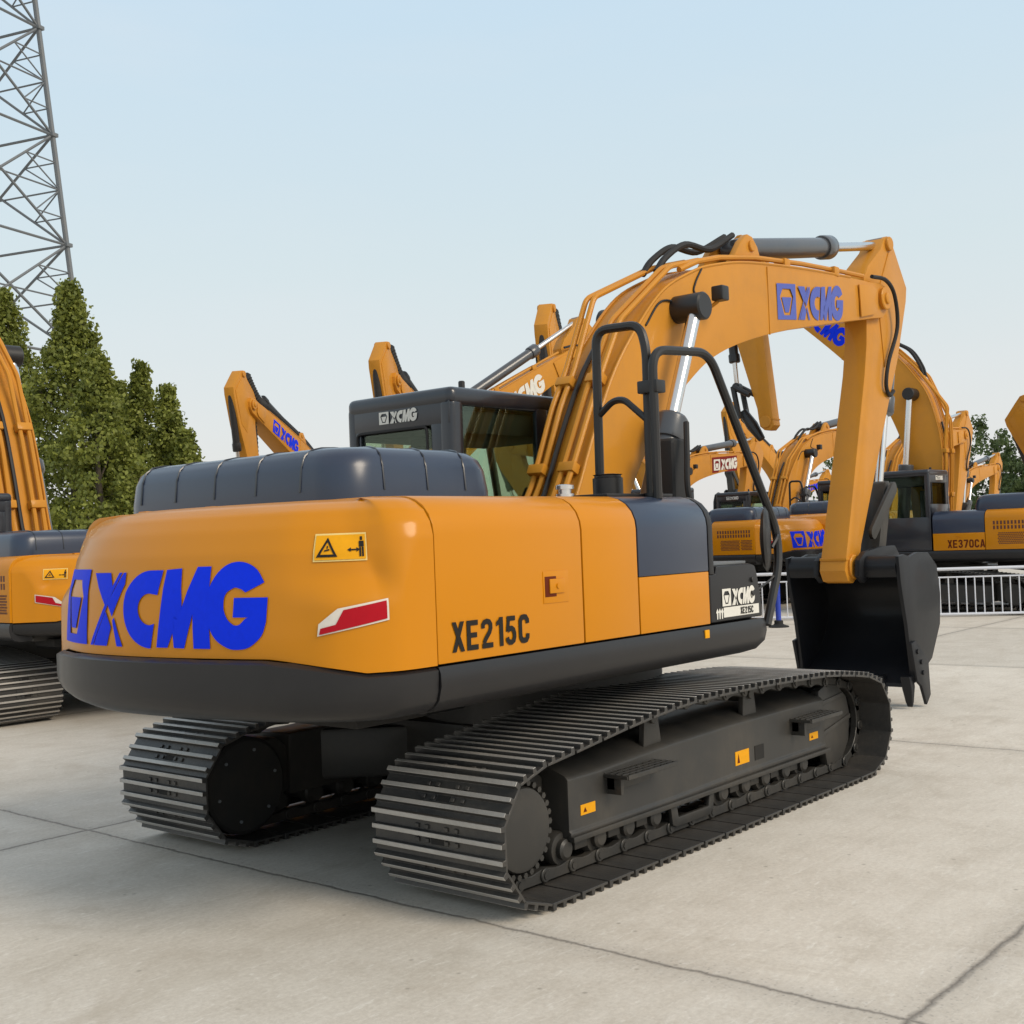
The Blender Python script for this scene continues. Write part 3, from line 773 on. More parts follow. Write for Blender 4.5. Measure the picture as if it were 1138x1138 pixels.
def make_boom(root, logo_mat, plate_mat=None, hoses=False):
    foot = [(.36 + .0, 1.32)] + [(.15 + .20 * math.cos(a), 1.40 + .20 * math.sin(a)) for a in np.linspace(R(-40), R(-190), 8)]
    nose = [(5.0 + .0, 3.965), (5.2, 3.99), (5.36, 3.97), (5.42, 3.86), (5.38, 3.74), (5.27, 3.66), (5.0, 3.62)]
    poly = TOPS[:-1] + nose[:-1] + UNDS + foot[1:]
    def fn(co):
        return (co.x, math.copysign(boom_hw(co.x), co.y), co.z)
    bm = bmesh.new(); prism(bm, poly, -.25, .25, .010, 2, 'Y', fn)
    # lips of the side plates standing proud along the top plate
    for y in (-1, 1):
        for rng in ((8, len(TOPS) - 6),):
            tube(bm, [on_top(i, y * (boom_hw(TOPS[i][0]) - .004), .004) for i in range(*rng)], .012, 6)
    boom = obj('boom', bm, M_YB, root, 34)
    # weld seam, end plates and pivot bosses
    for q in (-1, 1):
        bm = bmesh.new(); box(bm, 2.91, 2.922, q * .208 - .006, q * .208 + .006, 3.245, 3.80, .003); obj('weld_seam', bm, M_YB, boom)
        hw = .192
        bm = bmesh.new(); prism(bm, [(4.72, 3.60), (5.02, 3.66), (5.10, 3.72), (5.12, 3.90), (4.98, 3.93), (4.70, 3.90)], q * hw, q * (hw + .014), .004); obj('end_plate', bm, M_YB, boom)
        bm = bmesh.new(); lathe(bm, (5.27, q * .175, 3.84), (5.27, q * .3, 3.84), [(0, .10), (.042, .11), (.05, .10), (.0505, .055), (.066, .052), (.07, .045)], 24); obj('pivot_boss', bm, M_YB, boom)
        bm = bmesh.new(); cyl(bm, (.15, q * .24, 1.40), (.15, q * .30, 1.40), .14, 24, .01); obj('foot_boss', bm, M_YB, boom)
    # arm cylinder bracket
    bm = bmesh.new()
    for s in (-1, 1): prism(bm, [(2.36, 3.70), (2.95, 3.78), (2.86, 3.96), (2.78, 4.03), (2.70, 4.04), (2.60, 3.97)], s * .10, s * .16, .01)
    cyl(bm, (2.75, -.18, 3.95), (2.75, .18, 3.95), .045, 16, .005)
    prism(bm, [(3.05, 3.79), (3.55, 3.84), (3.42, 3.92), (3.15, 3.90)], -.05, .05, .01)
    obj('cylinder_bracket', bm, M_YB, boom)
    # steel pipes up the back of the boom
    iN = len(TOPS)
    def run(y, off, i0, i1, step=3):
        return [on_top(i, y, off) for i in range(i0, i1, step)]
    kk = [i for i, p in enumerate(TOPS) if p[0] > 1.9][0]
    pk = [i for i, p in enumerate(TOPS) if p[0] > .25][0]
    for y, o1 in ((.178, .055), (.112, .05), (-.07, .05), (-.145, .05)):
        bm = bmesh.new()
        if y > 0:
            base = [on_top(pk - 5, y + .02, .02), on_top(pk, y, o1 - .03)]
            pts = base + [on_top(pk + 6, y, o1), on_top(pk + 9, y, o1 + .0), on_top(pk + 15, y, .22), on_top(kk - 3, y * .8, .09), on_top(kk + 3, y * .7, .07)]
        else:
            pts = [on_top(pk - 5, y + .02, .03), on_top(pk + 1, y, o1)] + [on_top(pk + 7, y, o1), on_top(pk + 13, y, .12), on_top(kk - 5, y, .10), on_top(kk + 1, y, .06)]
        tube(bm, rounded(pts, .05, 4), .020, 8); obj('steel_pipe', bm, M_YB, boom)
    for i in (pk + 1, pk + 8):
        for y in (.145, -.108):
            bm = bmesh.new()
            p = on_top(i, y, .05); a = TOPS[i - 1]; b = TOPS[i + 1]; ang = math.atan2(b[1] - a[1], b[0] - a[0])
            box(bm, -.035, .035, -.066, .066, -.045, .030, .010, 2, Matrix.Translation(p) @ Matrix.Rotation(-ang, 4, 'Y'))
            obj('pipe_clamp', bm, M_YB, boom)
    # dark grease hose between the pipes
    bm = bmesh.new(); tube(bm, [on_top(i, .045, .03) for i in range(pk - 5, pk + 14, 2)], .018, 8); obj('centre_hose', bm, M_BLK, boom)
    # pipe along the top to the boom end with a hose loop on the arm
    bm = bmesh.new()
    pts = [on_top(kk - 4, -.16, .05)] + [on_top(i, -(boom_hw(TOPS[i][0]) - .04), .055) for i in range(kk, iN - 1, 4)]
    tube(bm, pts, .022, 8)
    obj('long_pipe', bm, M_YB, boom)
    for xx in (3.3, 4.25):
        bm = bmesh.new(); box(bm, xx - .05, xx + .05, -.20, -.10, top_at(xx) - .01, top_at(xx) + .075, .012); obj('pipe_clamp', bm, M_YB, boom)
    # black hose loops to the cylinder
    bm = bmesh.new()
    for y in (.10, -.02):
        a = on_top(kk - 5, y, .08)
        tube(bm, catmull([a, a + Vector((.14, 0, .13)), a + Vector((.42, 0, .27)), a + Vector((.78, 0, .29)), Vector((2.72, y * .6, 4.06))], 6), .026, 8)
    obj('cylinder_hoses', bm, M_RUB, boom)
    # work light with its cable
    bm = bmesh.new(); tube(bm, [(1.88, -.20, 3.31), (1.88, -.27, 3.33), (1.90, -.33, 3.37)], .014, 6)
    wl = obj('light_bracket', bm, M_YB, boom)
    bm = bmesh.new(); box(bm, 1.85, 1.95, -.40, -.30, 3.37, 3.48, .015, 3)
    obj('work_light', bm, M_BLK, wl)
    bm = bmesh.new(); tube(bm, catmull([(1.88, -.213, 3.63), (1.78, -.216, 3.51), (1.76, -.22, 3.43), (1.88, -.27, 3.37)], 6), .008, 6)
    tube(bm, catmull([(1.10, -.214, 3.12), (1.28, -.216, 3.30), (1.45, -.22, 3.33), (1.53, -.27, 3.28)], 6), .008, 6); obj('light_cable', bm, M_RUB, wl)
    # logo, both sides
    if logo_mat:
        for s in (-1, 1):
            h = .30
            if s < 0:
                o, ux = (3.06, -.208, 3.385), Vector((.994, 0, .108))
            else:
                o, ux = (4.30, .250, 3.545), Vector((-.994, 0, -.108))
            if plate_mat:
                bm = quads2d([[(-.08, -.06), (1.30, -.06), (1.30, h + .06), (-.08, h + .06)]]); place2d(bm, o, ux, (0, 0, 1), .004)
                for v in bm.verts: v.co.y = s * (boom_hw(v.co.x) + .004)
                obj('logo_plate', bm, plate_mat, boom)
            bm = logo_bm(h, .15, 1.12); place2d(bm, o, ux, (0, 0, 1), .004)
            for v in bm.verts: v.co.y = s * (boom_hw(v.co.x) + (.008 if plate_mat else .004))
            obj('logo', bm, logo_mat, boom)
    if hoses:
        bm = bmesh.new()
        pts = [on_top(i, 0, .13) for i in range(kk + 2, iN - 3, 2)] + [(5.15, 0, 4.25), (5.45, 0, 4.45)]
        P = catmull(pts, 10); tube(bm, P, [.13 + (.014 if k % 2 else -.006) for k in range(len(P))], 10)
        obj('hose_sleeve', bm, M_RUB, boom)
    return boom

def make_arm(root, hoses=False):
    poly = [(5.62, 4.52), (5.70, 4.50), (5.80, 4.38), (6.05, 4.06), (6.02, 3.92), (5.74, 3.30), (5.49, 2.88), (4.68, 1.50), (4.62, 1.34), (4.56, 1.20), (4.46, 1.15), (4.36, 1.17), (4.30, 1.27), (4.335, 1.36), (4.944, 3.102), (5.014, 3.382), (5.04, 3.62), (5.02, 3.80), (5.02, 4.02), (5.14, 4.16), (5.44, 4.36), (5.54, 4.48)]
    def fn(co): 
        w = .112 + .012 * sstep(2.2, 1.2, co.z); return (co.x, math.copysign(w, co.y), co.z)
    bm = bmesh.new(); prism(bm, poly, -.12, .12, .008, 2, 'Y', fn)
    arm = obj('arm', bm, M_YB, root, 34)
    bm = bmesh.new(); cyl(bm, (5.62, -.145, 4.44), (5.62, .145, 4.44), .07, 20, .008); obj('pin_boss', bm, M_YB, arm)
    bm = bmesh.new(); box(bm, 4.325, 4.40, -.13, .13, 1.36, 1.385, .004); obj('tip_weld', bm, M_YB, arm)
    for q in (-1, 1):
        bm = bmesh.new(); prism(bm, [(5.3, 3.9), (5.62, 4.36), (5.70, 4.34), (5.96, 4.02), (5.66, 3.35), (5.40, 3.2)], q * .110, q * .122, .003); obj('stiffener_plate', bm, M_YB, arm)
    bm = bmesh.new()
    cyl(bm, (BKTP.x, -.15, BKTP.z), (BKTP.x, .15, BKTP.z), .11, 24, .008)
    obj('tip_boss', bm, M_YB, arm)
    # hose loop from the boom end to the arm side
    bm = bmesh.new()
    tube(bm, catmull([(5.02, -.19, 4.02), (5.30, -.21, 4.02), (5.52, -.20, 3.90), (5.60, -.18, 3.60), (5.40, -.16, 3.25), (5.34, -.15, 3.02), (5.46, -.13, 2.93), (5.58, -.12, 2.98)], 7), .020, 8)
    obj('hose_loop', bm, M_RUB, arm)
    if hoses:
        bm = bmesh.new()
        P = catmull([(5.05, .0, 3.9), (4.85, 0, 3.4), (4.74, 0, 2.8), (4.66, 0, 2.4)], 14); tube(bm, P, [.055 + (.008 if k % 2 else -.005) for k in range(len(P))], 8)
        obj('hose_sleeve', bm, M_RUB, arm)
    return arm

def make_bucket(root):
    W = .555
    side = [(4.47, 1.385), (4.60, 1.40), (4.72, 1.375), (4.9, 1.41), (5.16, 1.40), (5.36, 1.27), (5.42, 1.0), (5.38, .72), (5.15, .42), (4.86, .29), (4.72, .235), (4.69, .30), (4.60, .78), (4.50, 1.15)]
    bm = bmesh.new()
    for s in (-1, 1): prism(bm, side, s * W, s * (W - .035), .006, 2)
    # shell
    out = [(p.x, p.y) for p in catmull([(4.50, 1.20, 0), (4.47, 1.30, 0), (4.55, 1.38, 0), (4.80, 1.375, 0), (5.05, 1.33, 0), (5.28, 1.15, 0), (5.34, .93, 0), (5.30, .72, 0), (5.10, .46, 0), (4.80, .29, 0), (4.66, .20, 0)], 4)]
    inn = [(p.x, p.y) for p in catmull([(4.53, 1.20, 0), (4.53, 1.28, 0), (4.58, 1.32, 0), (4.80, 1.325, 0), (5.02, 1.28, 0), (5.22, 1.12, 0), (5.28, .93, 0), (5.25, .74, 0), (5.07, .50, 0), (4.80, .34, 0), (4.665, .235, 0)], 4)]
    prism(bm, out + inn[::-1], -W + .036, W - .036, 0)
    # top cross tube
    cyl(bm, (4.57, -W + .036, 1.30), (4.57, W - .036, 1.30), .095, 24)
    bk = obj('bucket', bm, M_BUCK, root, 40)
    bm = bmesh.new()
    for y in (-.20, .20): prism(bm, [(4.38, 1.22), (4.40, 1.36), (4.52, 1.43), (4.9, 1.47), (5.2, 1.47), (5.30, 1.38), (5.25, 1.22), (4.9, 1.30), (4.6, 1.20), (4.48, 1.15)], y - .025, y + .025, .006)
    obj('bucket_ears', bm, M_BUCK, bk)
    # side cutters
    for s in (-1, 1):
        bm = bmesh.new(); prism(bm, [(4.60, .60), (4.70, .62), (4.98, .42), (5.00, .10), (4.90, .02), (4.80, .20), (4.70, .26)], s * (W + .001), s * (W + .03), .006)
        for xx, zz in ((4.72, .52), (4.80, .42), (4.83, .32)): cyl(bm, (xx, s * (W + .028), zz), (xx, s * (W + .045), zz), .022, 8)
        obj('side_cutter', bm, M_BUCK, bk)
    for y in (-.50, -.25, 0, .25, .50):
        bm = bmesh.new(); prism(bm, [(4.62, .30), (4.72, .30), (4.745, .20), (4.74, .06), (4.715, .015), (4.69, .06), (4.655, .18)], y - .045, y + .045, .012, 2, 'Y', lambda c, y=y: (c.x, y + (c.y - y) * (1 if c.z > .12 else .62), c.z))
        obj('tooth', bm, M_BUCK, bk)
    return bk

def cyl_part(root, name, A, B, rb, rr, frac, body=M_CYL, gland=True):
    """hydraulic cylinder from base pin A to rod pin B"""
    A, B = Vector(A), Vector(B); d = (B - A); L = d.length; d = d / L
    bm = bmesh.new(); lb = L * frac
    lathe(bm, A, B, [(-.0, rb * .8), (.06, rb * .95), (.08, rb), (lb - .18, rb), (lb - .18, rb * 1.18), (lb - .16, rb * 1.24), (lb - .02, rb * 1.24), (lb, rb * 1.1), (lb + .001, rr * 1.3)], 24)
    n = Vector((0, 1, 0)); cyl(bm, A - n * rb * .9, A + n * rb * .9, rb * .9, 20, .006)
    c = obj(name, bm, body, root, 34)
    bm = bmesh.new(); lathe(bm, A, B, [(lb - .05, rr), (L - rr * 1.2, rr), (L, rr * .8)], 20); obj('rod', bm, M_CHR, c)
    bm = bmesh.new(); cyl(bm, B - n * rb * .8, B + n * rb * .8, rr * 1.75, 20, .006); obj('rod_eye', bm, body, c)
    return c

def rotY(p, a, k=1.0):
    return Matrix.Translation(p) @ Matrix.Rotation(-a, 4, 'Y') @ Matrix.Scale(k, 4) @ Matrix.Translation(-p)

def make_front(root, src, a=0.0, b=0.0, c=0.0, k=1.0, armcyl=M_CYL, bucket=True, armk=1.0):
    """boom, arm, bucket and cylinders in a pose. src: dict of boom, arm, bucket objects (moved or copied)"""
    MB = rotY(FOOT, a, k); MA = MB @ rotY(ARMP, b, armk); MK = MA @ rotY(BKTP, c)
    src['boom'].matrix_local = MB; src['arm'].matrix_local = MA
    for s in (-1, 1):
        A = Vector((.62, s * .37, 1.36)); B = MB @ Vector((1.515, 0, 3.275)); B.y = s * .37 * k
        A.y = s * .37 * k
        L = (B - A).length
        cc = cyl_part(root, 'boom_cylinder', A, B, .098 * k, .050 * k, min(.60, (1.22 * k) / L))
        bm = bmesh.new(); cyl(bm, (B.x, s * .20 * k, B.z), (B.x, s * .45 * k, B.z), .10 * k, 24, .012); obj('rod_cap', bm, M_BLK, cc)
    A = MB @ Vector((2.75, 0, 3.95)); B = MA @ Vector((5.62, 0, 4.44))
    cyl_part(root, 'arm_cylinder', A, B, .090 * k, .043 * k, min(.62, 1.86 * k / (B - A).length), armcyl)
    if bucket:
        src['bucket'].matrix_local = MK
        A = MA @ Vector((5.96, 0, 3.98)); B = MK @ Vector((5.36, 0, 2.0)) if False else MA @ Vector((5.40, 0, 2.02))
        cyl_part(root, 'bucket_cylinder', A, B, .075 * k, .04 * k, .62, armcyl)
        bm = bmesh.new()
        def bar(P, Q, w, y0, y1):
            P, Q = Vector((P[0], 0, P[1])), Vector((Q[0], 0, Q[1])); d = (Q - P).normalized(); n = Vector((-d.z, 0, d.x)) * w
            pts = []
            for cc_, sg in ((Q, 1), (P, -1)):
                for t in np.linspace(-90, 90, 7):
                    pts.append(cc_ + d * sg * w * math.cos(R(t)) + n * sg * math.sin(R(t)))
            prism(bm, [(p.x, p.z) for p in pts], y0, y1, .006)
        for s in (-1, 1): bar((4.86, 1.60), (5.37, 2.02), .062, s * .14, s * .175)
        bar((5.37, 2.02), (5.16, 1.40), .075, -.11, .11)
        lk = obj('bucket_linkage', bm, M_FRAME, root); lk.matrix_local = MA
    return

# ------------------------------------------------------------------ crawler undercarriage
RT_ = .346; NSHOE = 42
def track_path():
    P = []
    for x in np.linspace(-1.62, 1.62, 60): P.append((x, 0.0))
    for t in np.linspace(-82, 72, 26): P.append((1.73 + RT_ * math.cos(R(t)), RT_ + RT_ * math.sin(R(t))))
    tp = catmull([(1.86, .672, 0), (1.60, .715, 0), (1.15, .765, 0), (.75, .785, 0), (.3, .80, 0), (-.2, .808, 0), (-.6, .80, 0), (-1.05, .762, 0), (-1.45, .715, 0), (-1.82, .674, 0)], 8)
    P += [(p.x, p.y) for p in tp[1:-1]]
    for t in np.linspace(108, 262, 26): P.append((-1.73 + RT_ * math.cos(R(t)), RT_ + RT_ * math.sin(R(t))))
    P.append(P[0]); return [Vector((a, 0, b)) for a, b in P]
TP = track_path(); TS = [0]
for a, b in zip(TP, TP[1:]): TS.append(TS[-1] + (b - a).length)
def t_at(s):
    s %= TS[-1]; i = max(0, int(np.searchsorted(TS, s)) - 1); i = min(i, len(TP) - 2)
    return TP[i].lerp(TP[i + 1], (s - TS[i]) / max(1e-9, TS[i + 1] - TS[i]))
PITCH = TS[-1] / NSHOE
SW = .40
def shoe_bm(bm):
    """shoe: local x along the path, z outward (ground side), y across. grouser tips at z=0"""
    hp = PITCH / 2; zp = -.025
    def gr(x, w=.0105): return [(x + w + .003, zp), (x + w, -.001), (x - w, -.001), (x - w - .003, zp)]
    top = [(hp - .009, zp)] + gr(.056) + gr(-.016) + [(-hp + .034, zp), (-hp + .030, -.001), (-hp + .008, -.001), (-hp + .006, zp)]
    poly = [(-hp + .006, zp - .012), (hp - .009, zp - .012)] + top
    prism(bm, poly, -SW, SW, .0016, 1)
    for f in bm.faces:
        if f.normal.z > .7 and f.calc_center_median().z > -.006: f.material_index = 1
    b = bmesh.new()
    for y in (-.12, -.06, .06, .12):
        for x in (-.046, .016): box(b, x - .010, x + .010, y - .011, y + .011, zp - .001, zp + .009, .002, 1)
    merge(bm, b)
    n0 = len(bm.faces)
    b = bmesh.new()
    box(b, -.012, .030, -.040, .040, zp - .0005, zp + .0006); merge(bm, b)
    bm.faces.ensure_lookup_table()
    for f in bm.faces[n0:]: f.material_index = 2

def make_shoe_mesh():
    bm = bmesh.new(); shoe_bm(bm)
    me_o = obj('track_shoe', bm, [M_SHOE, M_WORN, M_VOID], None, 30); me = me_o.data
    bpy.data.objects.remove(me_o)
    return me

def shoe_matrix(i, yc):
    s = i * PITCH; a, b = t_at(s - PITCH * .48), t_at(s + PITCH * .48)
    d = (b - a).normalized(); p = (a + b) / 2
    n = Vector((d.z, 0, -d.x))      # outward for this travel direction
    M = Matrix(((d.x, 0, n.x, p.x), (0, 1, 0, yc), (d.z, 0, n.z, p.z), (0, 0, 0, 1)))
    return M

def chain_bm(yc):
    bm = bmesh.new(); K = NSHOE * 2
    for yo in (-.150, .150):
        for i in range(NSHOE):
            M = shoe_matrix(i, yc + yo)
            prism_pts = [(-PITCH * .55, -.050), (PITCH * .5, -.050), (PITCH * .58, -.08), (PITCH * .5, -.118), (PITCH * .1, -.10), (-PITCH * .1, -.10), (-PITCH * .5, -.118), (-PITCH * .6, -.08)]
            b = bmesh.new(); prism(b, prism_pts, -.022 + .012 * (1 if yo > 0 else -1), .022 + .012 * (1 if yo > 0 else -1), .004, 1)
            cyl(b, (PITCH * .5, -.045, -.083), (PITCH * .5, .045, -.083), .034, 12, .004); cyl(b, (PITCH * .5, -.050, -.083), (PITCH * .5, .050, -.083), .018, 10)
            b.transform(M); merge(bm, b)
    return bm

def make_undercarriage(root, shoes=(True, True), shoe_me=None):
    for sd, full in zip((-1, 1), shoes):
        yc = sd * (1.46 - SW)
        if full:
            tr = obj('crawler_track', chain_bm(yc), M_FRAME, root, 34)
            for i in range(NSHOE):
                o = bpy.data.objects.new('track_shoe', shoe_me); link(o); o.parent = tr; o.matrix_local = shoe_matrix(i, yc)
        else:
            bm = bmesh.new()
            for i in range(NSHOE):
                b = bmesh.new(); b.from_mesh(shoe_me); b.transform(shoe_matrix(i, yc)); merge(bm, b)
            tr = obj('crawler_track', bm, [M_SHOE, M_WORN, M_VOID], root, 30)
        yo = sd * 1.285; yi = sd * .80
        y0, y1 = min(yo, yi), max(yo, yi)
        bm = bmesh.new()
        sec = [(yi, .22), (yo, .22), (yo, .245), (sd * 1.275, .255), (sd * 1.275, .500), (sd * 1.255, .520), (sd * 1.12, .565), (yi, .57)]
        def fn(c):
            k = sstep(-1.1, -.4, c.x)
            return (c.x, c.y, c.z + (.030 * k if c.z > .4 else 0) + .012 * (c.x > 0))
        b = bmesh.new()
        V = []
        for x in (-1.345, -1.30, -1.1, -.75, -.4, .2, .9, 1.30, 1.40):
            V.append([b.verts.new(fn(Vector((x, y * (1 if x > -1.34 else .998), z)))) for y, z in sec])
        n = len(sec)
        for A, B in zip(V, V[1:]):
            for k in range(n): b.faces.new((A[k], A[(k + 1) % n], B[(k + 1) % n], B[k]))
        b.faces.new(V[0]); b.faces.new(V[-1][::-1]); merge(bm, b, .008, 2)
        # lower flange lip
        box(bm, -1.35, 1.42, yo - .02, yo + .02, .205, .232, .005)
        fr = obj('track_frame', bm, M_FRAME, root, 30)
        # rollers with brackets
        for x in (-1.36, -1.08, -.83, -.58, .12, .38, .62, .88, 1.12):
            bm = bmesh.new(); ys = sd * 1.06
            lathe(bm, (x, sd * .865, .172), (x, sd * 1.27, .172), [(0, .045), (.03, .055), (.04, .068), (.10, .068), (.105, .05), (.30, .05), (.305, .082), (.345, .084), (.365, .076), (.37, .050), (.395, .050), (.405, .036)], 22)
            rl = obj('track_roller', bm, M_FRAME, fr)
        for x in (-1.23, -.95, -.70, .26, .50, .75, 1.0):
            bm = bmesh.new(); box(bm, x - .05, x + .05, sd * 1.24 - .012, sd * 1.24 + .012, .15, .222, .006); obj('roller_bracket', bm, M_FRAME, fr)
        bm = bmesh.new()
        prism(bm, [(-.46, .225), (-.44, .10), (-.40, .085), (-.06, .085), (-.02, .11), (.0, .225), (-.05, .225), (-.07, .135), (-.38, .135), (-.40, .225)], sd * 1.25, sd * 1.275, .006)
        obj('roller_guard', bm, M_FRAME, fr)
        # carrier rollers on posts
        for x in (-.55, .50):
            bm = bmesh.new(); z0 = .56
            prism(bm, [(x - .085, z0 - .04), (x + .095, z0 - .04), (x + .065, .70), (x + .02, .73), (x - .03, .73), (x - .065, .70)], sd * 1.20, sd * 1.235, .008)
            cyl(bm, (x, sd * 1.22, .70), (x, sd * .95, .70), .058, 18, .006)
            cyl(bm, (x, sd * 1.235, .69), (x, sd * 1.255, .69), .03, 12, .003)
            obj('carrier_roller', bm, M_FRAME, fr)
        # foot steps
        for x0, x1 in ((-1.05, -.60), (.93, 1.36)):
            bm = bmesh.new(); yA, yB = sd * 1.275, sd * 1.42
            for k in range(5):
                t = k / 4; y = yA + (yB - yA) * t
                box(bm, x0, x1, y - .006, y + .006, .463, .487, .002, 1)
            for k in range(9):
                x = x0 + (x1 - x0) * k / 8; box(bm, x - .006, x + .006, min(yA, yB), max(yA, yB), .465, .483, .002, 1)
            prism(bm, [(x0 + .02, .38), (x0 + .04, .38), (x0 + .05, .463), (x0 + .02, .463)], yA, yA + (yB - yA) * .6, .002)
            box(bm, x0 + .02, x1 - .12, min(yA, yA + sd * .05), max(yA, yA + sd * .05), .40, .463, .004)
            obj('foot_step', bm, M_FRAME, fr)
        # stickers, slot
        for x0, x1, z0, z1 in ((-1.255, -1.135, .315, .365), (.24, .40, .305, .385), (1.18, 1.30, .31, .355)):
            bm = bmesh.new(); box(bm, x0, x1, sd * 1.2755 - .002, sd * 1.2755 + .002, z0, z1)
            s_ = obj('warning_sticker', bm, M_SIGN, fr)
            bm = quads2d([[(x0 + .02, z0 + .012), (x0 + .05, z0 + .012), (x0 + .035, z1 - .014)]]); 
            for v in bm.verts: v.co = Vector((v.co.x, sd * 1.2785, v.co.y))
            obj('sticker_drawing', bm, M_LOGOBR, s_)
        bm = bmesh.new(); box(bm, .47, .58, sd * 1.276 - .002, sd * 1.276 + .002, .30, .385, 0); obj('frame_slot', bm, M_VOID, fr)
        # sprocket and final drive
        bm = bmesh.new(); c0 = Vector((-1.73, 0, .346)); K = 21; yp = sd * 1.06
        pts = []
        for k in range(K):
            for f, rr in ((0, .225), (.22, .285), (.40, .285), (.62, .225)):
                t = 2 * math.pi * (k + f) / K; pts.append((c0.x + rr * math.cos(t), c0.z + rr * math.sin(t)))
        prism(bm, pts, sd * 1.02, sd * 1.10, .006, 1)
        sp = obj('drive_sprocket', bm, M_FRAME, fr)
        bm = bmesh.new()
        lathe(bm, (c0.x, sd * .72, c0.z), (c0.x, sd * 1.312, c0.z), [(0, .19), (.28, .205), (.40, .205), (.41, .195), (.575, .195), (.588, .188), (.592, .17)], 40)
        fd = obj('drive_cover', bm, M_FRAME, sp)
        bm = bmesh.new()
        for k in range(30):
            t = 2 * math.pi * k / 30; p = Vector((c0.x + .213 * math.cos(t), 0, c0.z + .213 * math.sin(t)))
            cyl(bm, (p.x, sd * 1.12, p.z), (p.x, sd * 1.295, p.z), .015, 6)
        lathe(bm, (c0.x, sd * 1.10, c0.z), (c0.x, sd * 1.2, c0.z), [(0, .232), (.06, .232), (.065, .21)], 36)
        obj('cover_bolts', bm, M_FRAME, fd)
        for k in range(6):
            t = R(60 * k + 15); bm = bmesh.new(); cyl(bm, (c0.x + .20 * math.cos(t), sd * .705, c0.z + .20 * math.sin(t)), (c0.x + .20 * math.cos(t), sd * .692, c0.z + .20 * math.sin(t)), .009, 8); obj('inner_bolt', bm, M_STEEL, fd)
        bm = bmesh.new(); lathe(bm, (c0.x, sd * .80, c0.z), (c0.x, sd * .70, c0.z), [(0, .27), (.085, .27), (.10, .25)], 36); obj('hub_shade_disc', bm, M_VOID, sp)  # black disc added to stand for the shade inside the hub
        # rear plate holding the final drive
        bm = bmesh.new(); prism(bm, [(-1.345, .24), (-1.345, .50), (-1.42, .56), (-1.60, .55), (-1.66, .45), (-1.66, .25), (-1.50, .18)], sd * .82, sd * 1.12, .012); obj('drive_bracket', bm, M_FRAME, fr)
        # idler and its guard
        bm = bmesh.new(); lathe(bm, (1.73, sd * .96, .346), (1.73, sd * 1.16, .346), [(0, .10), (.0, .20), (.02, .285), (.05, .29), (.055, .255), (.145, .255), (.15, .29), (.18, .285), (.20, .2), (.205, .10)], 36)
        obj('front_idler', bm, M_FRAME, fr)
        bm = bmesh.new()
        prism(bm, [(1.38, .20), (1.38, .60), (1.50, .635), (1.66, .61), (1.79, .52), (1.83, .40), (1.80, .22), (1.70, .12), (1.55, .09), (1.47, .10), (1.44, .20)], sd * 1.20, sd * 1.255, .012)
        prism(bm, [(1.40, .30), (1.40, .33), (1.82, .40), (1.82, .37)], sd * 1.255, sd * 1.265, .004)
        prism(bm, [(1.40, .50), (1.40, .53), (1.72, .555), (1.74, .53)], sd * 1.255, sd * 1.265, .004)
        obj('idler_guard', bm, M_FRAME, fr)
    # centre frame
    bm = bmesh.new()
    box(bm, -.75, .75, -.82, .82, .34, .60, .03)
    for sx in (-1, 1):
        for sy in (-1, 1):
            b = bmesh.new()
            a0, a1 = (sx * .55, sy * .25), (sx * .95, sy * .86)
            prism(b, [(sx * .25, sy * .55), (sx * .65, sy * .30), (sx * 1.15, sy * .86), (sx * .55, sy * .86)], .26, .56, .02, 2, 'Z'); merge(bm, b)
    obj('centre_frame', bm, M_FRAME, root)
    bm = bmesh.new(); box(bm, -1.9, -1.2, -.50, .55, .78, .93, .02); box(bm, -2.35, -1.9, -.9, .9, .86, .95, .02); obj('belly_guard', bm, M_VOID, root)

def make_rails(root):
    # upright guard on the deck edge
    bm = bmesh.new()
    x1, yb = -.36, -1.19
    pts = rounded([(-.33, -.80, 1.88), (-.34, -.82, 2.845), (-.34, -1.12, 2.835), (-.35, -1.165, 2.70), (-.36, -1.165, 1.88)], .09, 6)
    tube(bm, pts, .026, 10)
    tube(bm, rounded([(-.335, -.81, 2.35), (-.34, -.92, 2.43), (-.345, -1.00, 2.43), (-.36, -1.16, 2.30)], .06, 4), .020, 8)
    for y in (-.80, -1.165): cyl(bm, (-.34, y, 1.875), (-.34, y, 1.895), .055, 14)
    obj('handrail', bm, M_BLK, root)
    bm = bmesh.new()
    pts = rounded([(-.40, -1.235, 1.86), (-.40, -1.235, 2.675), (.14, -1.27, 2.705), (.76, -1.33, 1.66), (.73, -1.35, 1.45), (.56, -1.345, 1.10)], .12, 7)
    tube(bm, pts, .026, 10)
    hr = obj('handrail', bm, M_BLK, root)
    bm = bmesh.new(); box(bm, -.42, -.33, -1.27, -1.14, 2.44, 2.51, .008); obj('rail_clamp', bm, M_BLK, hr)
    bm = bmesh.new()
    lathe(bm, (.62, -1.36, 1.61), (.60, -1.30, 1.61), [(0, .03), (.01, .085), (.025, .10), (.045, .085), (.06, .03)], 20)
    for v in bm.verts:
        v.co.z = 1.61 + (v.co.z - 1.61) * 2.0
    mr = obj('mirror', bm, M_BLK, hr)
    bm = bmesh.new(); tube(bm, catmull([(.63, -1.36, 1.56), (.70, -1.36, 1.62), (.745, -1.335, 1.64)], 5), .012, 6)
    tube(bm, catmull([(.70, -1.345, 1.40), (.62, -1.34, 1.36), (.46, -1.33, 1.30), (.40, -1.32, 1.22)], 6), .007, 6); obj('mirror_stalk', bm, M_BLK, hr)

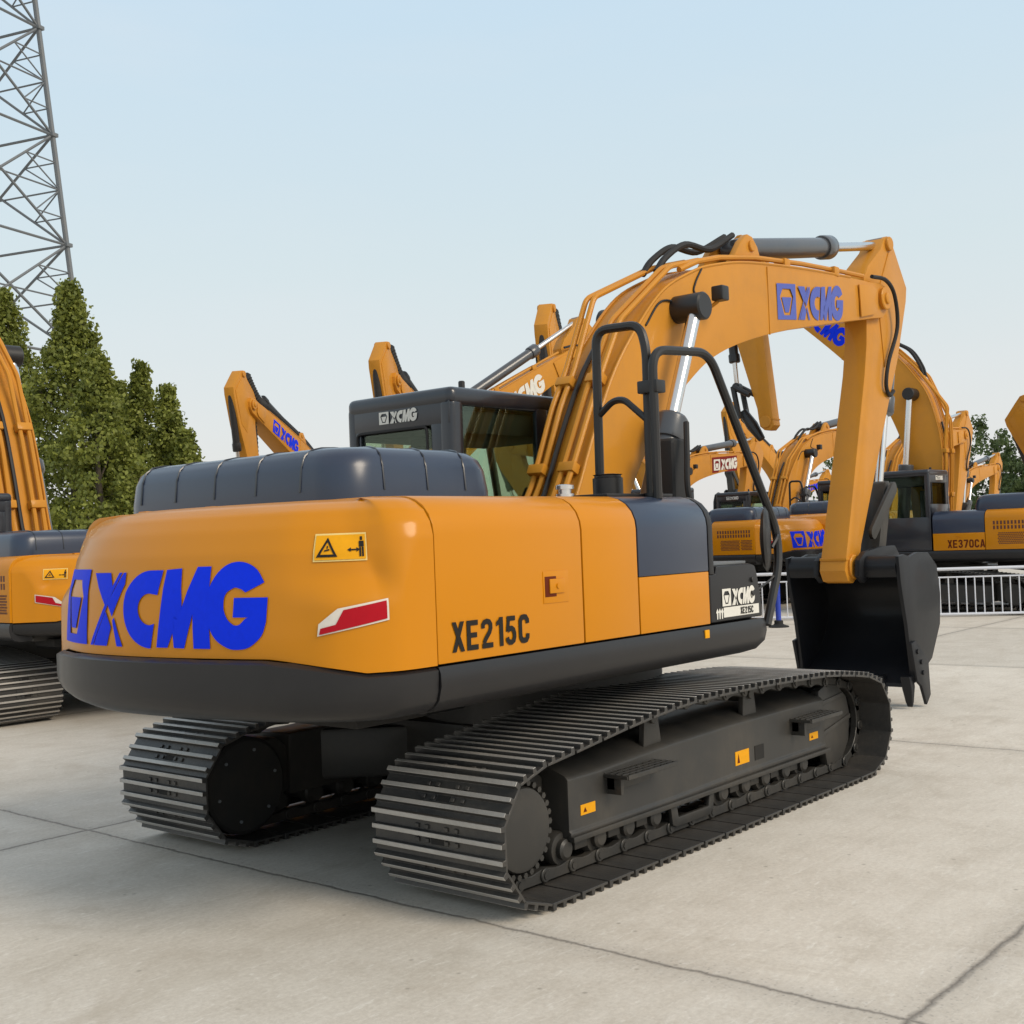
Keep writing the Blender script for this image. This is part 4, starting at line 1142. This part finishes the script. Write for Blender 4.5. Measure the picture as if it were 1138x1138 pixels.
# ------------------------------------------------------------------ build the main excavator
SHOE = make_shoe_mesh()
main = empty('excavator', (0, 0, 0))
props(main, 'large yellow crawler excavator in the foreground, its rear and right side turned to the viewer', 'excavator', 'excavators parked in the yard')
make_counterweight(main)
make_panels(main, 'XE215C', M_LOGOBR)
make_cab(main)
make_undercarriage(main, (True, True), SHOE)
make_rails(main)
body_parts = [c for c in main.children]
boom = make_boom(main, M_LOGO2); arm = make_arm(main); bucket = make_bucket(main)
make_front(main, {'boom': boom, 'arm': arm, 'bucket': bucket})
# extra black guard at the foot of the boom cylinder
bm = bmesh.new(); box(bm, .84, 1.05, -.56, -.40, 1.60, 2.30, .04, 3)
tube(bm, catmull([(.95, -.60, 2.40), (.88, -.64, 2.2), (.84, -.66, 1.95), (.92, -.66, 1.80), (1.10, -.62, 1.80)], 6), .02, 8)
obj('cylinder_hose_guard', bm, M_RUB, main)

# ------------------------------------------------------------------ background excavators
def copy_tree(o, parent, skip=()):
    c = o.copy(); COL.objects.link(c); c.parent = parent
    for ch in o.children:
        if ch.name.split('.')[0] in skip: continue
        copy_tree(ch, c, skip)
    return c

# simplified undercarriage shared by the machines behind
LIB = {}
def machine(loc, yaw, label, a=0., b=0., c=0., k=1.0, scale=1.0, shoes=(False, False), logo=M_LOGO2, plate=None, hoses=False, model=None, armcyl=M_CYL, rails=False, bucket_on=True, armk=1.0):
    root = empty('excavator', loc, yaw); root.scale = (scale,) * 3
    props(root, label, 'excavator', 'excavators parked in the yard')
    for p in body_parts:
        nm = p.name.split('.')[0]
        if nm in ('crawler_track',): continue
        if nm in ('handrail',) and not rails: continue
        skip = ('track_roller', 'roller_guard', 'foot_step', 'warning_sticker', 'frame_slot', 'inner_bolt', 'cover_bolts', 'model_lettering', 'sign_drawing', 'light_cable')
        if nm == 'counterweight': skip = ('sign_drawing_x',)
        q = copy_tree(p, root, skip)
        if nm == 'left_lower_panel' and model:
            t = text_bm(model, .145, .92)
            place2d(t, (-.60, 1.36, 1.20), (-1, 0, 0), (0, 0, 1))
            obj('model_lettering', t, M_LOGOBR, q)
    if 'trk' not in LIB:
        # merged track meshes
        LIB['trk'] = []
        for sd in (-1, 1):
            bm = bmesh.new()
            for i in range(NSHOE):
                bb = bmesh.new(); bb.from_mesh(SHOE); bb.transform(shoe_matrix(i, sd * (1.46 - SW))); merge(bm, bb)
            o = obj('crawler_track', bm, [M_SHOE, M_WORN, M_VOID], None, 30); LIB['trk'].append(o.data); bpy.data.objects.remove(o)
    for j, sd in enumerate((-1, 1)):
        if shoes[j]:
            tr = obj('crawler_track', chain_bm(sd * (1.46 - SW)), M_FRAME, root, 34)
            for i in range(NSHOE):
                o = bpy.data.objects.new('track_shoe', SHOE); link(o); o.parent = tr; o.matrix_local = shoe_matrix(i, sd * (1.46 - SW))
        else:
            o = bpy.data.objects.new('crawler_track', LIB['trk'][j]); link(o); o.parent = root
    key = (logo.name if logo else None, plate.name if plate else None, hoses)
    if key not in LIB:
        LIB[key] = (make_boom(root, logo, plate, hoses), make_arm(root, hoses)); bo, ar = LIB[key]
    else:
        bo = copy_tree(LIB[key][0], root); ar = copy_tree(LIB[key][1], root)
    src = {'boom': bo, 'arm': ar}
    if bucket_on: src['bucket'] = copy_tree(bucket, root)
    make_front(root, src, a, b, c, k, armcyl, bucket_on, armk)
    return root

machine((1.18, 8.42, 0), R(87.5), 'yellow excavator cut off by the left edge of the photo, its boom beside the poplars', a=R(12), b=R(-25), k=1.56, scale=.9, shoes=(False, True))
machine((12.08, 15.46, 0), R(205), 'excavator whose blue lettered boom shows behind the hood, nearest the poplars', a=R(14), b=R(-8), hoses=True, armcyl=M_BLK, logo=M_LOGO, scale=.88)
machine((11.98, 11.46, 0), R(205), 'excavator whose boom tip rises just over the left corner of the front cab roof', a=R(14), b=R(-8), hoses=True, armcyl=M_BLK, logo=None, scale=.88)
machine((11.6, 7.66, 0), R(205), 'excavator whose boom tip stands highest behind the pipes of the front boom', a=R(14), b=R(-8), hoses=True, armcyl=M_BLK, logo=None, scale=.88)
machine((3.34, 4.72, 0), R(-10), 'excavator with chrome cylinder rod and white boom letters behind the front cab roof', a=R(22), b=R(-10), logo=M_LWH, scale=.7)
M5 = machine((17.4, 3.9, 0), R(90), 'dark cab excavator facing left behind the barrier, brown model letters on its side', a=R(32), b=R(-18), k=1.2, model='XE370CA', logo=M_LOGO, bucket_on=False)
machine((17.8, 9.75, 0), R(90), 'excavator whose rear with blue letters shows between the mirror and the bucket arm', a=R(2), b=R(-10))
machine((22.2, 10.2, 0), R(0), 'excavator pointing right whose hosed boom stands just left of the front bucket arm', rails=True, logo=M_LOGO2, k=1.2)
machine((21.6, 13.6, 0), R(0), 'excavator pointing right with a red name plate on its boom, behind the front handrail', logo=M_LWH, plate=M_LRED, a=R(-2), k=1.08)
machine((36.06, 16.57, 0), R(180), 'small far excavator whose boom tip points left, above the red name plate', a=R(20), b=R(-8), hoses=True, armcyl=M_BLK, logo=None, scale=1.0)
machine((21.9, 7.1, 0), R(0), 'pale yellow excavator pointing right, its arm hanging behind the dark hood at the right', logo=M_LOGO2, scale=1.05)
machine((44.4, 21.8, 0), R(0), 'excavator whose low boom shows under a nearer lettered boom, left of the front arm', logo=M_LOGO)
machine((20, -2.75, 0), R(90), 'excavator arm tip cut off by the right edge of the photo', a=R(-3), logo=None, armcyl=M_BLK)
machine((40.6, 12.3, 0), R(0), 'farthest excavator, a low yellow boom in front of the broad trees at the right', logo=None)

MA5 = rotY(FOOT, R(32), 1.2) @ rotY(ARMP, R(-18))
def on5(x, z): 
    v = MA5 @ Vector((x, 0, z)); return v
c5 = cyl_part(M5, 'bucket_cylinder', on5(5.92, 3.98), on5(5.22, 1.82), .10, .055, .80, M_BLK)
for y in (-.19, .19):
    for P, Q in (((4.86, 1.72), (5.22, 1.82)), ((5.22, 1.82), (4.98, 1.28))):
        bm = bmesh.new(); a_, b_ = on5(*P), on5(*Q); a_.y = b_.y = y; tube(bm, [a_, b_], .062, 8); obj('bucket_link', bm, M_BLK, M5)
bm = bmesh.new(); a_, b_ = on5(5.02, 1.40), on5(4.55, .98); tube(bm, [a_, (a_ + b_) / 2, b_], [.10, .13, .08], 10); obj('coupler', bm, M_BLK, M5)

# ------------------------------------------------------------------ barriers, post
def barrier(p0, p1, label):
    p0, p1 = Vector((*p0, 0)), Vector((*p1, 0)); d = p1 - p0; L = d.length
    r = empty('crowd_barrier', p0, math.atan2(d.y, d.x))
    props(r, label, 'barrier', 'white barriers along the yard')
    bm = bmesh.new()
    tube(bm, [(.03, 0, .0), (.03, 0, .84)], .028, 8); tube(bm, [(L - .03, 0, .0), (L - .03, 0, .84)], .028, 8)
    tube(bm, [(0, 0, .845), (L, 0, .845)], .028, 8)
    obj('top_frame', bm, M_WHITE, r)
    bm = bmesh.new(); tube(bm, [(.05, 0, .70), (L - .05, 0, .70)], .014, 8); tube(bm, [(.05, 0, .05), (L - .05, 0, .05)], .024, 8); obj('rails', bm, M_WHITE, r)
    n = int(L / .145)
    for k in range(1, n):
        x = .05 + (L - .1) * k / n; bm = bmesh.new(); cyl(bm, (x, 0, .05), (x, 0, .70), .011, 8); obj('bar', bm, M_WHITE, r)
    for x in (.03, L - .03):
        bm = bmesh.new(); box(bm, x - .03, x + .03, -.18, .18, .0, .02, .004); obj('foot', bm, M_WHITE, r)
d = Vector((-.447, .895)); q0 = Vector((16.95, -.12))
names = ['white barrier at the far right edge, under the dark excavator side', 'white barrier just right of the black bucket', 'white barrier mostly hidden behind the black bucket', 'white barrier seen between the blue post and the bucket', 'white barrier end next to the front tool box']
for i, nm in enumerate(names):
    a = q0 + d * (i * 2.05); b = a + d * 2.0
    barrier(a, b, nm)
r = empty('bollard_post', (12.7, 5.0, 0)); props(r, 'blue post on a black round base beside the front tool box', 'post')
bm = bmesh.new(); cyl(bm, (0, 0, .06), (0, 0, .80), .045, 16, .005); obj('pole', bm, M_BLUE, r)
bm = bmesh.new(); lathe(bm, (0, 0, 0), (0, 0, 1), [(0, .17), (.02, .17), (.045, .09), (.06, .075), (.11, .075), (.12, .05)], 24); obj('base', bm, M_RUB, r)

# ------------------------------------------------------------------ lattice tower
def tower(loc):
    r = empty('power_pylon', loc, R(18)); props(r, 'tall grey steel lattice tower behind the poplars at the top left', 'pylon')
    bm = bmesh.new(); legs = bmesh.new()
    H = 62.0; w0, w1 = 6.6, 2.45
    def w(z): return w0 + (w1 - w0) * (z / H)
    zs = [0, 7.2, 14.3, 21.4, 28.4, 35.2, 42, 49, 55.5, 62]
    cs = [(1, 1), (-1, 1), (-1, -1), (1, -1)]
    for cx, cy in cs:
        tube(legs, [(cx * w(z), cy * w(z), z) for z in (0, 20, 40, 62)], .17, 8)
        for z in zs[1:]: box(legs, cx * w(z) - .26, cx * w(z) + .26, cy * w(z) - .26, cy * w(z) + .26, z - .12, z + .12, .03)
    obj('legs', legs, M_STEEL, r)
    def seg(p, q, rr=.075): tube(bm, [p, q], rr, 5)
    for z0, z1 in zip(zs, zs[1:]):
        for i in range(4):
            a, b = cs[i], cs[(i + 1) % 4]
            A0 = Vector((a[0] * w(z0), a[1] * w(z0), z0)); B0 = Vector((b[0] * w(z0), b[1] * w(z0), z0))
            A1 = Vector((a[0] * w(z1), a[1] * w(z1), z1)); B1 = Vector((b[0] * w(z1), b[1] * w(z1), z1))
            seg(A1, B1, .09)
            seg(A0, B1, .09); seg(B0, A1, .09)
            X = (A0 + B0 + A1 + B1) / 4; mA = (A0 + A1) / 2; mB = (B0 + B1) / 2
            seg(mA, mB, .06)
            seg(mA, A0.lerp(B1, .25), .05); seg(mB, B0.lerp(A1, .25), .05)
            seg(A0.lerp(A1, .25), A0.lerp(B1, .25), .05); seg(B0.lerp(B1, .25), B0.lerp(A1, .25), .05)
            seg(A0.lerp(A1, .75), B0.lerp(A1, .75), .05); seg(B0.lerp(B1, .75), A0.lerp(B1, .75), .05)
            seg(mA, B0.lerp(A1, .75), .05); seg(mB, A0.lerp(B1, .75), .05)
        seg(Vector((w(z1), w(z1), z1)), Vector((-w(z1), -w(z1), z1)), .05)
    obj('bracing', bm, M_STEEL, r)
TOWER = True

# ------------------------------------------------------------------ trees
def tree(name, loc, H, wid, label, group, kind='poplar', n=7000, leaf=.13, mat=None, seed=0):
    rs = np.random.RandomState(seed)
    r = empty(name, loc); props(r, label, 'tree', group)
    bm = bmesh.new(); tube(bm, [(0, 0, 0), (.05, 0, H * .3), (-.04, .03, H * .6), (0, 0, H * .95)], [.22 * H / 10, .16 * H / 10, .09 * H / 10, .015], 8)
    clumps = []
    nc = int(n / 60)
    for i in range(nc):
        if kind == 'poplar':
            t = rs.rand() ** .85
            z = H * (.06 + .94 * t)
            a = rs.rand() * 6.283
            prof = min(1, (1 - t) * 1.55 + .05) * (.55 + .45 * math.sin(min(1, t * 3.2) * math.pi / 2))
            prof *= (.84 + .30 * math.sin(t * 23 + seed + a * 2) * math.sin(t * 9 + seed * 2 + a))
            rad = wid * prof * (.35 + .65 * rs.rand() ** .5)
            c = np.array((rad * math.cos(a), rad * math.sin(a), z)); cr = .20 + .42 * wid / 1.8 * (1 - t * .75) * rs.rand()
        else:
            u = rs.randn(3); u /= np.linalg.norm(u); rr = rs.rand() ** .4
            lump = 1 + .22 * math.sin(u[0] * 5 + seed) * math.sin(u[1] * 6 + seed * 3 + u[2] * 4)
            c = np.array((u[0] * wid, u[1] * wid, abs(u[2]) * H * .62 if u[2] > 0 else u[2] * H * .25)) * rr * lump + (0, 0, H * .38); cr = .25 * wid * (.5 + .7 * rs.rand()) * .55
        clumps.append((c, cr))
        if i % 9 == 0: tube(bm, [(0, 0, max(.3, c[2] * .82)), tuple(c)], [.03 * H / 10 + .01, .006], 5)
    obj('trunk', bm, M_BARK, r)
    V, F = [], []
    per = max(8, int(n / nc))
    for c, cr in clumps:
        for k in range(per):
            p = c + np.clip(rs.randn(3), -1.5, 1.5) * cr * .52
            u = rs.randn(3); u /= np.linalg.norm(u); w = np.cross(u, rs.randn(3)); w /= np.linalg.norm(w)
            s = leaf * (.6 + .8 * rs.rand())
            i0 = len(V); V += [p - u * s * .6, p + w * s * .42, p + u * s * .6, p - w * s * .42]; F.append((i0, i0 + 1, i0 + 2, i0 + 3))
    me = bpy.data.meshes.new('crown'); me.from_pydata([tuple(v) for v in V], [], F); me.materials.append(mat or M_LEAF)
    o = bpy.data.objects.new('crown', me); link(o); o.parent = r
    return r

# camera frame (used to convert distances along the view into yard positions)
C0 = Vector((-5.972, -4.878, 1.672)); yaw, pitch, roll, F = .699, .022, -.038, 1349.1
FW = Vector((math.cos(yaw) * math.cos(pitch), math.sin(yaw) * math.cos(pitch), math.sin(pitch)))
RT = Vector((math.sin(yaw), -math.cos(yaw), 0)); UP = RT.cross(FW)
RT2 = RT * math.cos(roll) + UP * math.sin(roll); UP2 = UP * math.cos(roll) - RT * math.sin(roll)
def spot(u, depth, z=0.0):
    p = C0 + (FW + RT * ((u - 569) / F)) * depth; return Vector((p.x, p.y, z))
def height(u, v, depth):
    """height above ground seen at picture row v"""
    return (C0 + (FW + RT2 * ((u - 569) / F) - UP2 * ((v - 569) / F)) * depth).z

tower(spot(-58, 74))
pg = 'poplars behind the yard'
for i, (u, v, dep, wid, lab, nn) in enumerate([
    (12, 325, 40, 1.75, 'broad poplar behind the left excavator boom, partly cut by the photo edge', 9000),
    (84, 318, 38, 1.85, 'tallest poplar, its tip under the foot of the lattice tower', 12000),
    (112, 395, 36, 1.5, 'full poplar leaning against the right flank of the tallest one', 8000),
    (136, 428, 41, 1.1, 'narrow pale poplar left of the two slim spires', 5000),
    (162, 405, 40, 1.05, 'slim poplar spire standing clear against the sky', 6000),
    (190, 432, 38, 1.0, 'thin poplar right of the slim spire', 5500),
    (210, 482, 37, .8, 'smallest poplar at the right end of the row', 3500)]):
    tree('poplar_tree', spot(u, dep), height(u, v, dep), wid * 1.22, lab, pg, 'poplar', int(nn * 2.1), .115, M_LEAF, 11 + i)
bg = 'broad trees behind the yard'
for i, (u, v, dep, wid, lab, nn) in enumerate([
    (1112, 470, 70, 3.4, 'broad round tree above the dark hood at the right', 8000),
    (1165, 492, 66, 3.0, 'broad tree at the right edge of the photo', 5000),
    (975, 500, 62, 3.2, 'dark tree behind the front bucket arm and the dark cab', 6000)]):
    tree('broad_tree', spot(u, dep), height(u, v, dep), wid, lab, bg, 'round', int(nn * 1.7), .17, M_LEAF2, 31 + i)

# ------------------------------------------------------------------ ground, sky, sun, camera
bm = bmesh.new(); bmesh.ops.create_grid(bm, x_segments=2, y_segments=2, size=1500)
gr = obj('ground', bm, M_CONC, None); props(gr, 'pale concrete yard', None, None, 'structure')

w = bpy.data.worlds.new('World'); scene.world = w; w.use_nodes = True
nt = w.node_tree; bgn = nt.nodes['Background']
sky = nt.nodes.new('ShaderNodeTexSky'); sky.sky_type = 'NISHITA'; sky.sun_disc = False
SUN_EL, SUN_AZ = R(38), R(-84)      # azimuth of the sun measured from +X towards +Y
sky.sun_elevation = SUN_EL; sky.sun_rotation = R(90) - SUN_AZ
sky.air_density = 1.0; sky.dust_density = 3.0; sky.ozone_density = 1.0; sky.altitude = 50
# pale evening haze over the clear sky: whiter and brighter towards the horizon
tc = nt.nodes.new('ShaderNodeTexCoord'); sp = nt.nodes.new('ShaderNodeSeparateXYZ'); nt.links.new(tc.outputs['Generated'], sp.inputs[0])
hz = ramp(nt, sp.outputs[2], [(0.0, (.82, .79, .765)), (.10, (.765, .79, .785)), (.22, (.685, .785, .805)), (.42, (.60, .765, .885)), (1.0, (.63, .635, .64))])
mpw = nt.nodes.new('ShaderNodeMapping'); mpw.inputs['Scale'].default_value = (1.2, 1.2, 6); nt.links.new(tc.outputs['Generated'], mpw.inputs['Vector'])
vn = noise(nt, 1.6, 5, .55, mpw.outputs[0], .6)
hz = mixc(nt, ramp(nt, vn, [(.42, g(0)), (.75, g(.22))]), hz, (.80, .82, .83, 1))
k = nt.nodes.new('ShaderNodeVectorMath'); k.operation = 'SCALE'; k.inputs['Scale'].default_value = 1 / .13; nt.links.new(hz, k.inputs[0])
nt.links.new(mixc(nt, .86, sky.outputs[0], k.outputs[0]), bgn.inputs[0]); bgn.inputs[1].default_value = .13

sl = bpy.data.lights.new('sun', 'SUN'); sl.energy = 1.9; sl.angle = R(26); sl.color = (1, .86, .68)
so = bpy.data.objects.new('sun', sl); link(so)
sd = Vector((math.cos(SUN_AZ) * math.cos(SUN_EL), math.sin(SUN_AZ) * math.cos(SUN_EL), math.sin(SUN_EL)))
so.rotation_euler = sd.to_track_quat('Z', 'Y').to_euler(); so.location = sd * 40

cam = bpy.data.cameras.new('camera'); co = bpy.data.objects.new('camera', cam); link(co)
cam.sensor_width = 36; cam.lens = F / 1138 * 36; cam.clip_end = 4000; cam.clip_start = .05
Mx = Matrix((RT2, UP2, -FW)).transposed().to_4x4(); Mx.translation = C0
co.matrix_world = Mx
scene.camera = co
vs = scene.view_settings; vs.view_transform = 'Standard'; vs.look = 'None'; vs.exposure = 0.10; vs.gamma = 1
scene.render.resolution_x = 1024; scene.render.resolution_y = 1024
scene.cycles.use_denoising = True
scene.cycles.max_bounces = 8; scene.cycles.transparent_max_bounces = 12
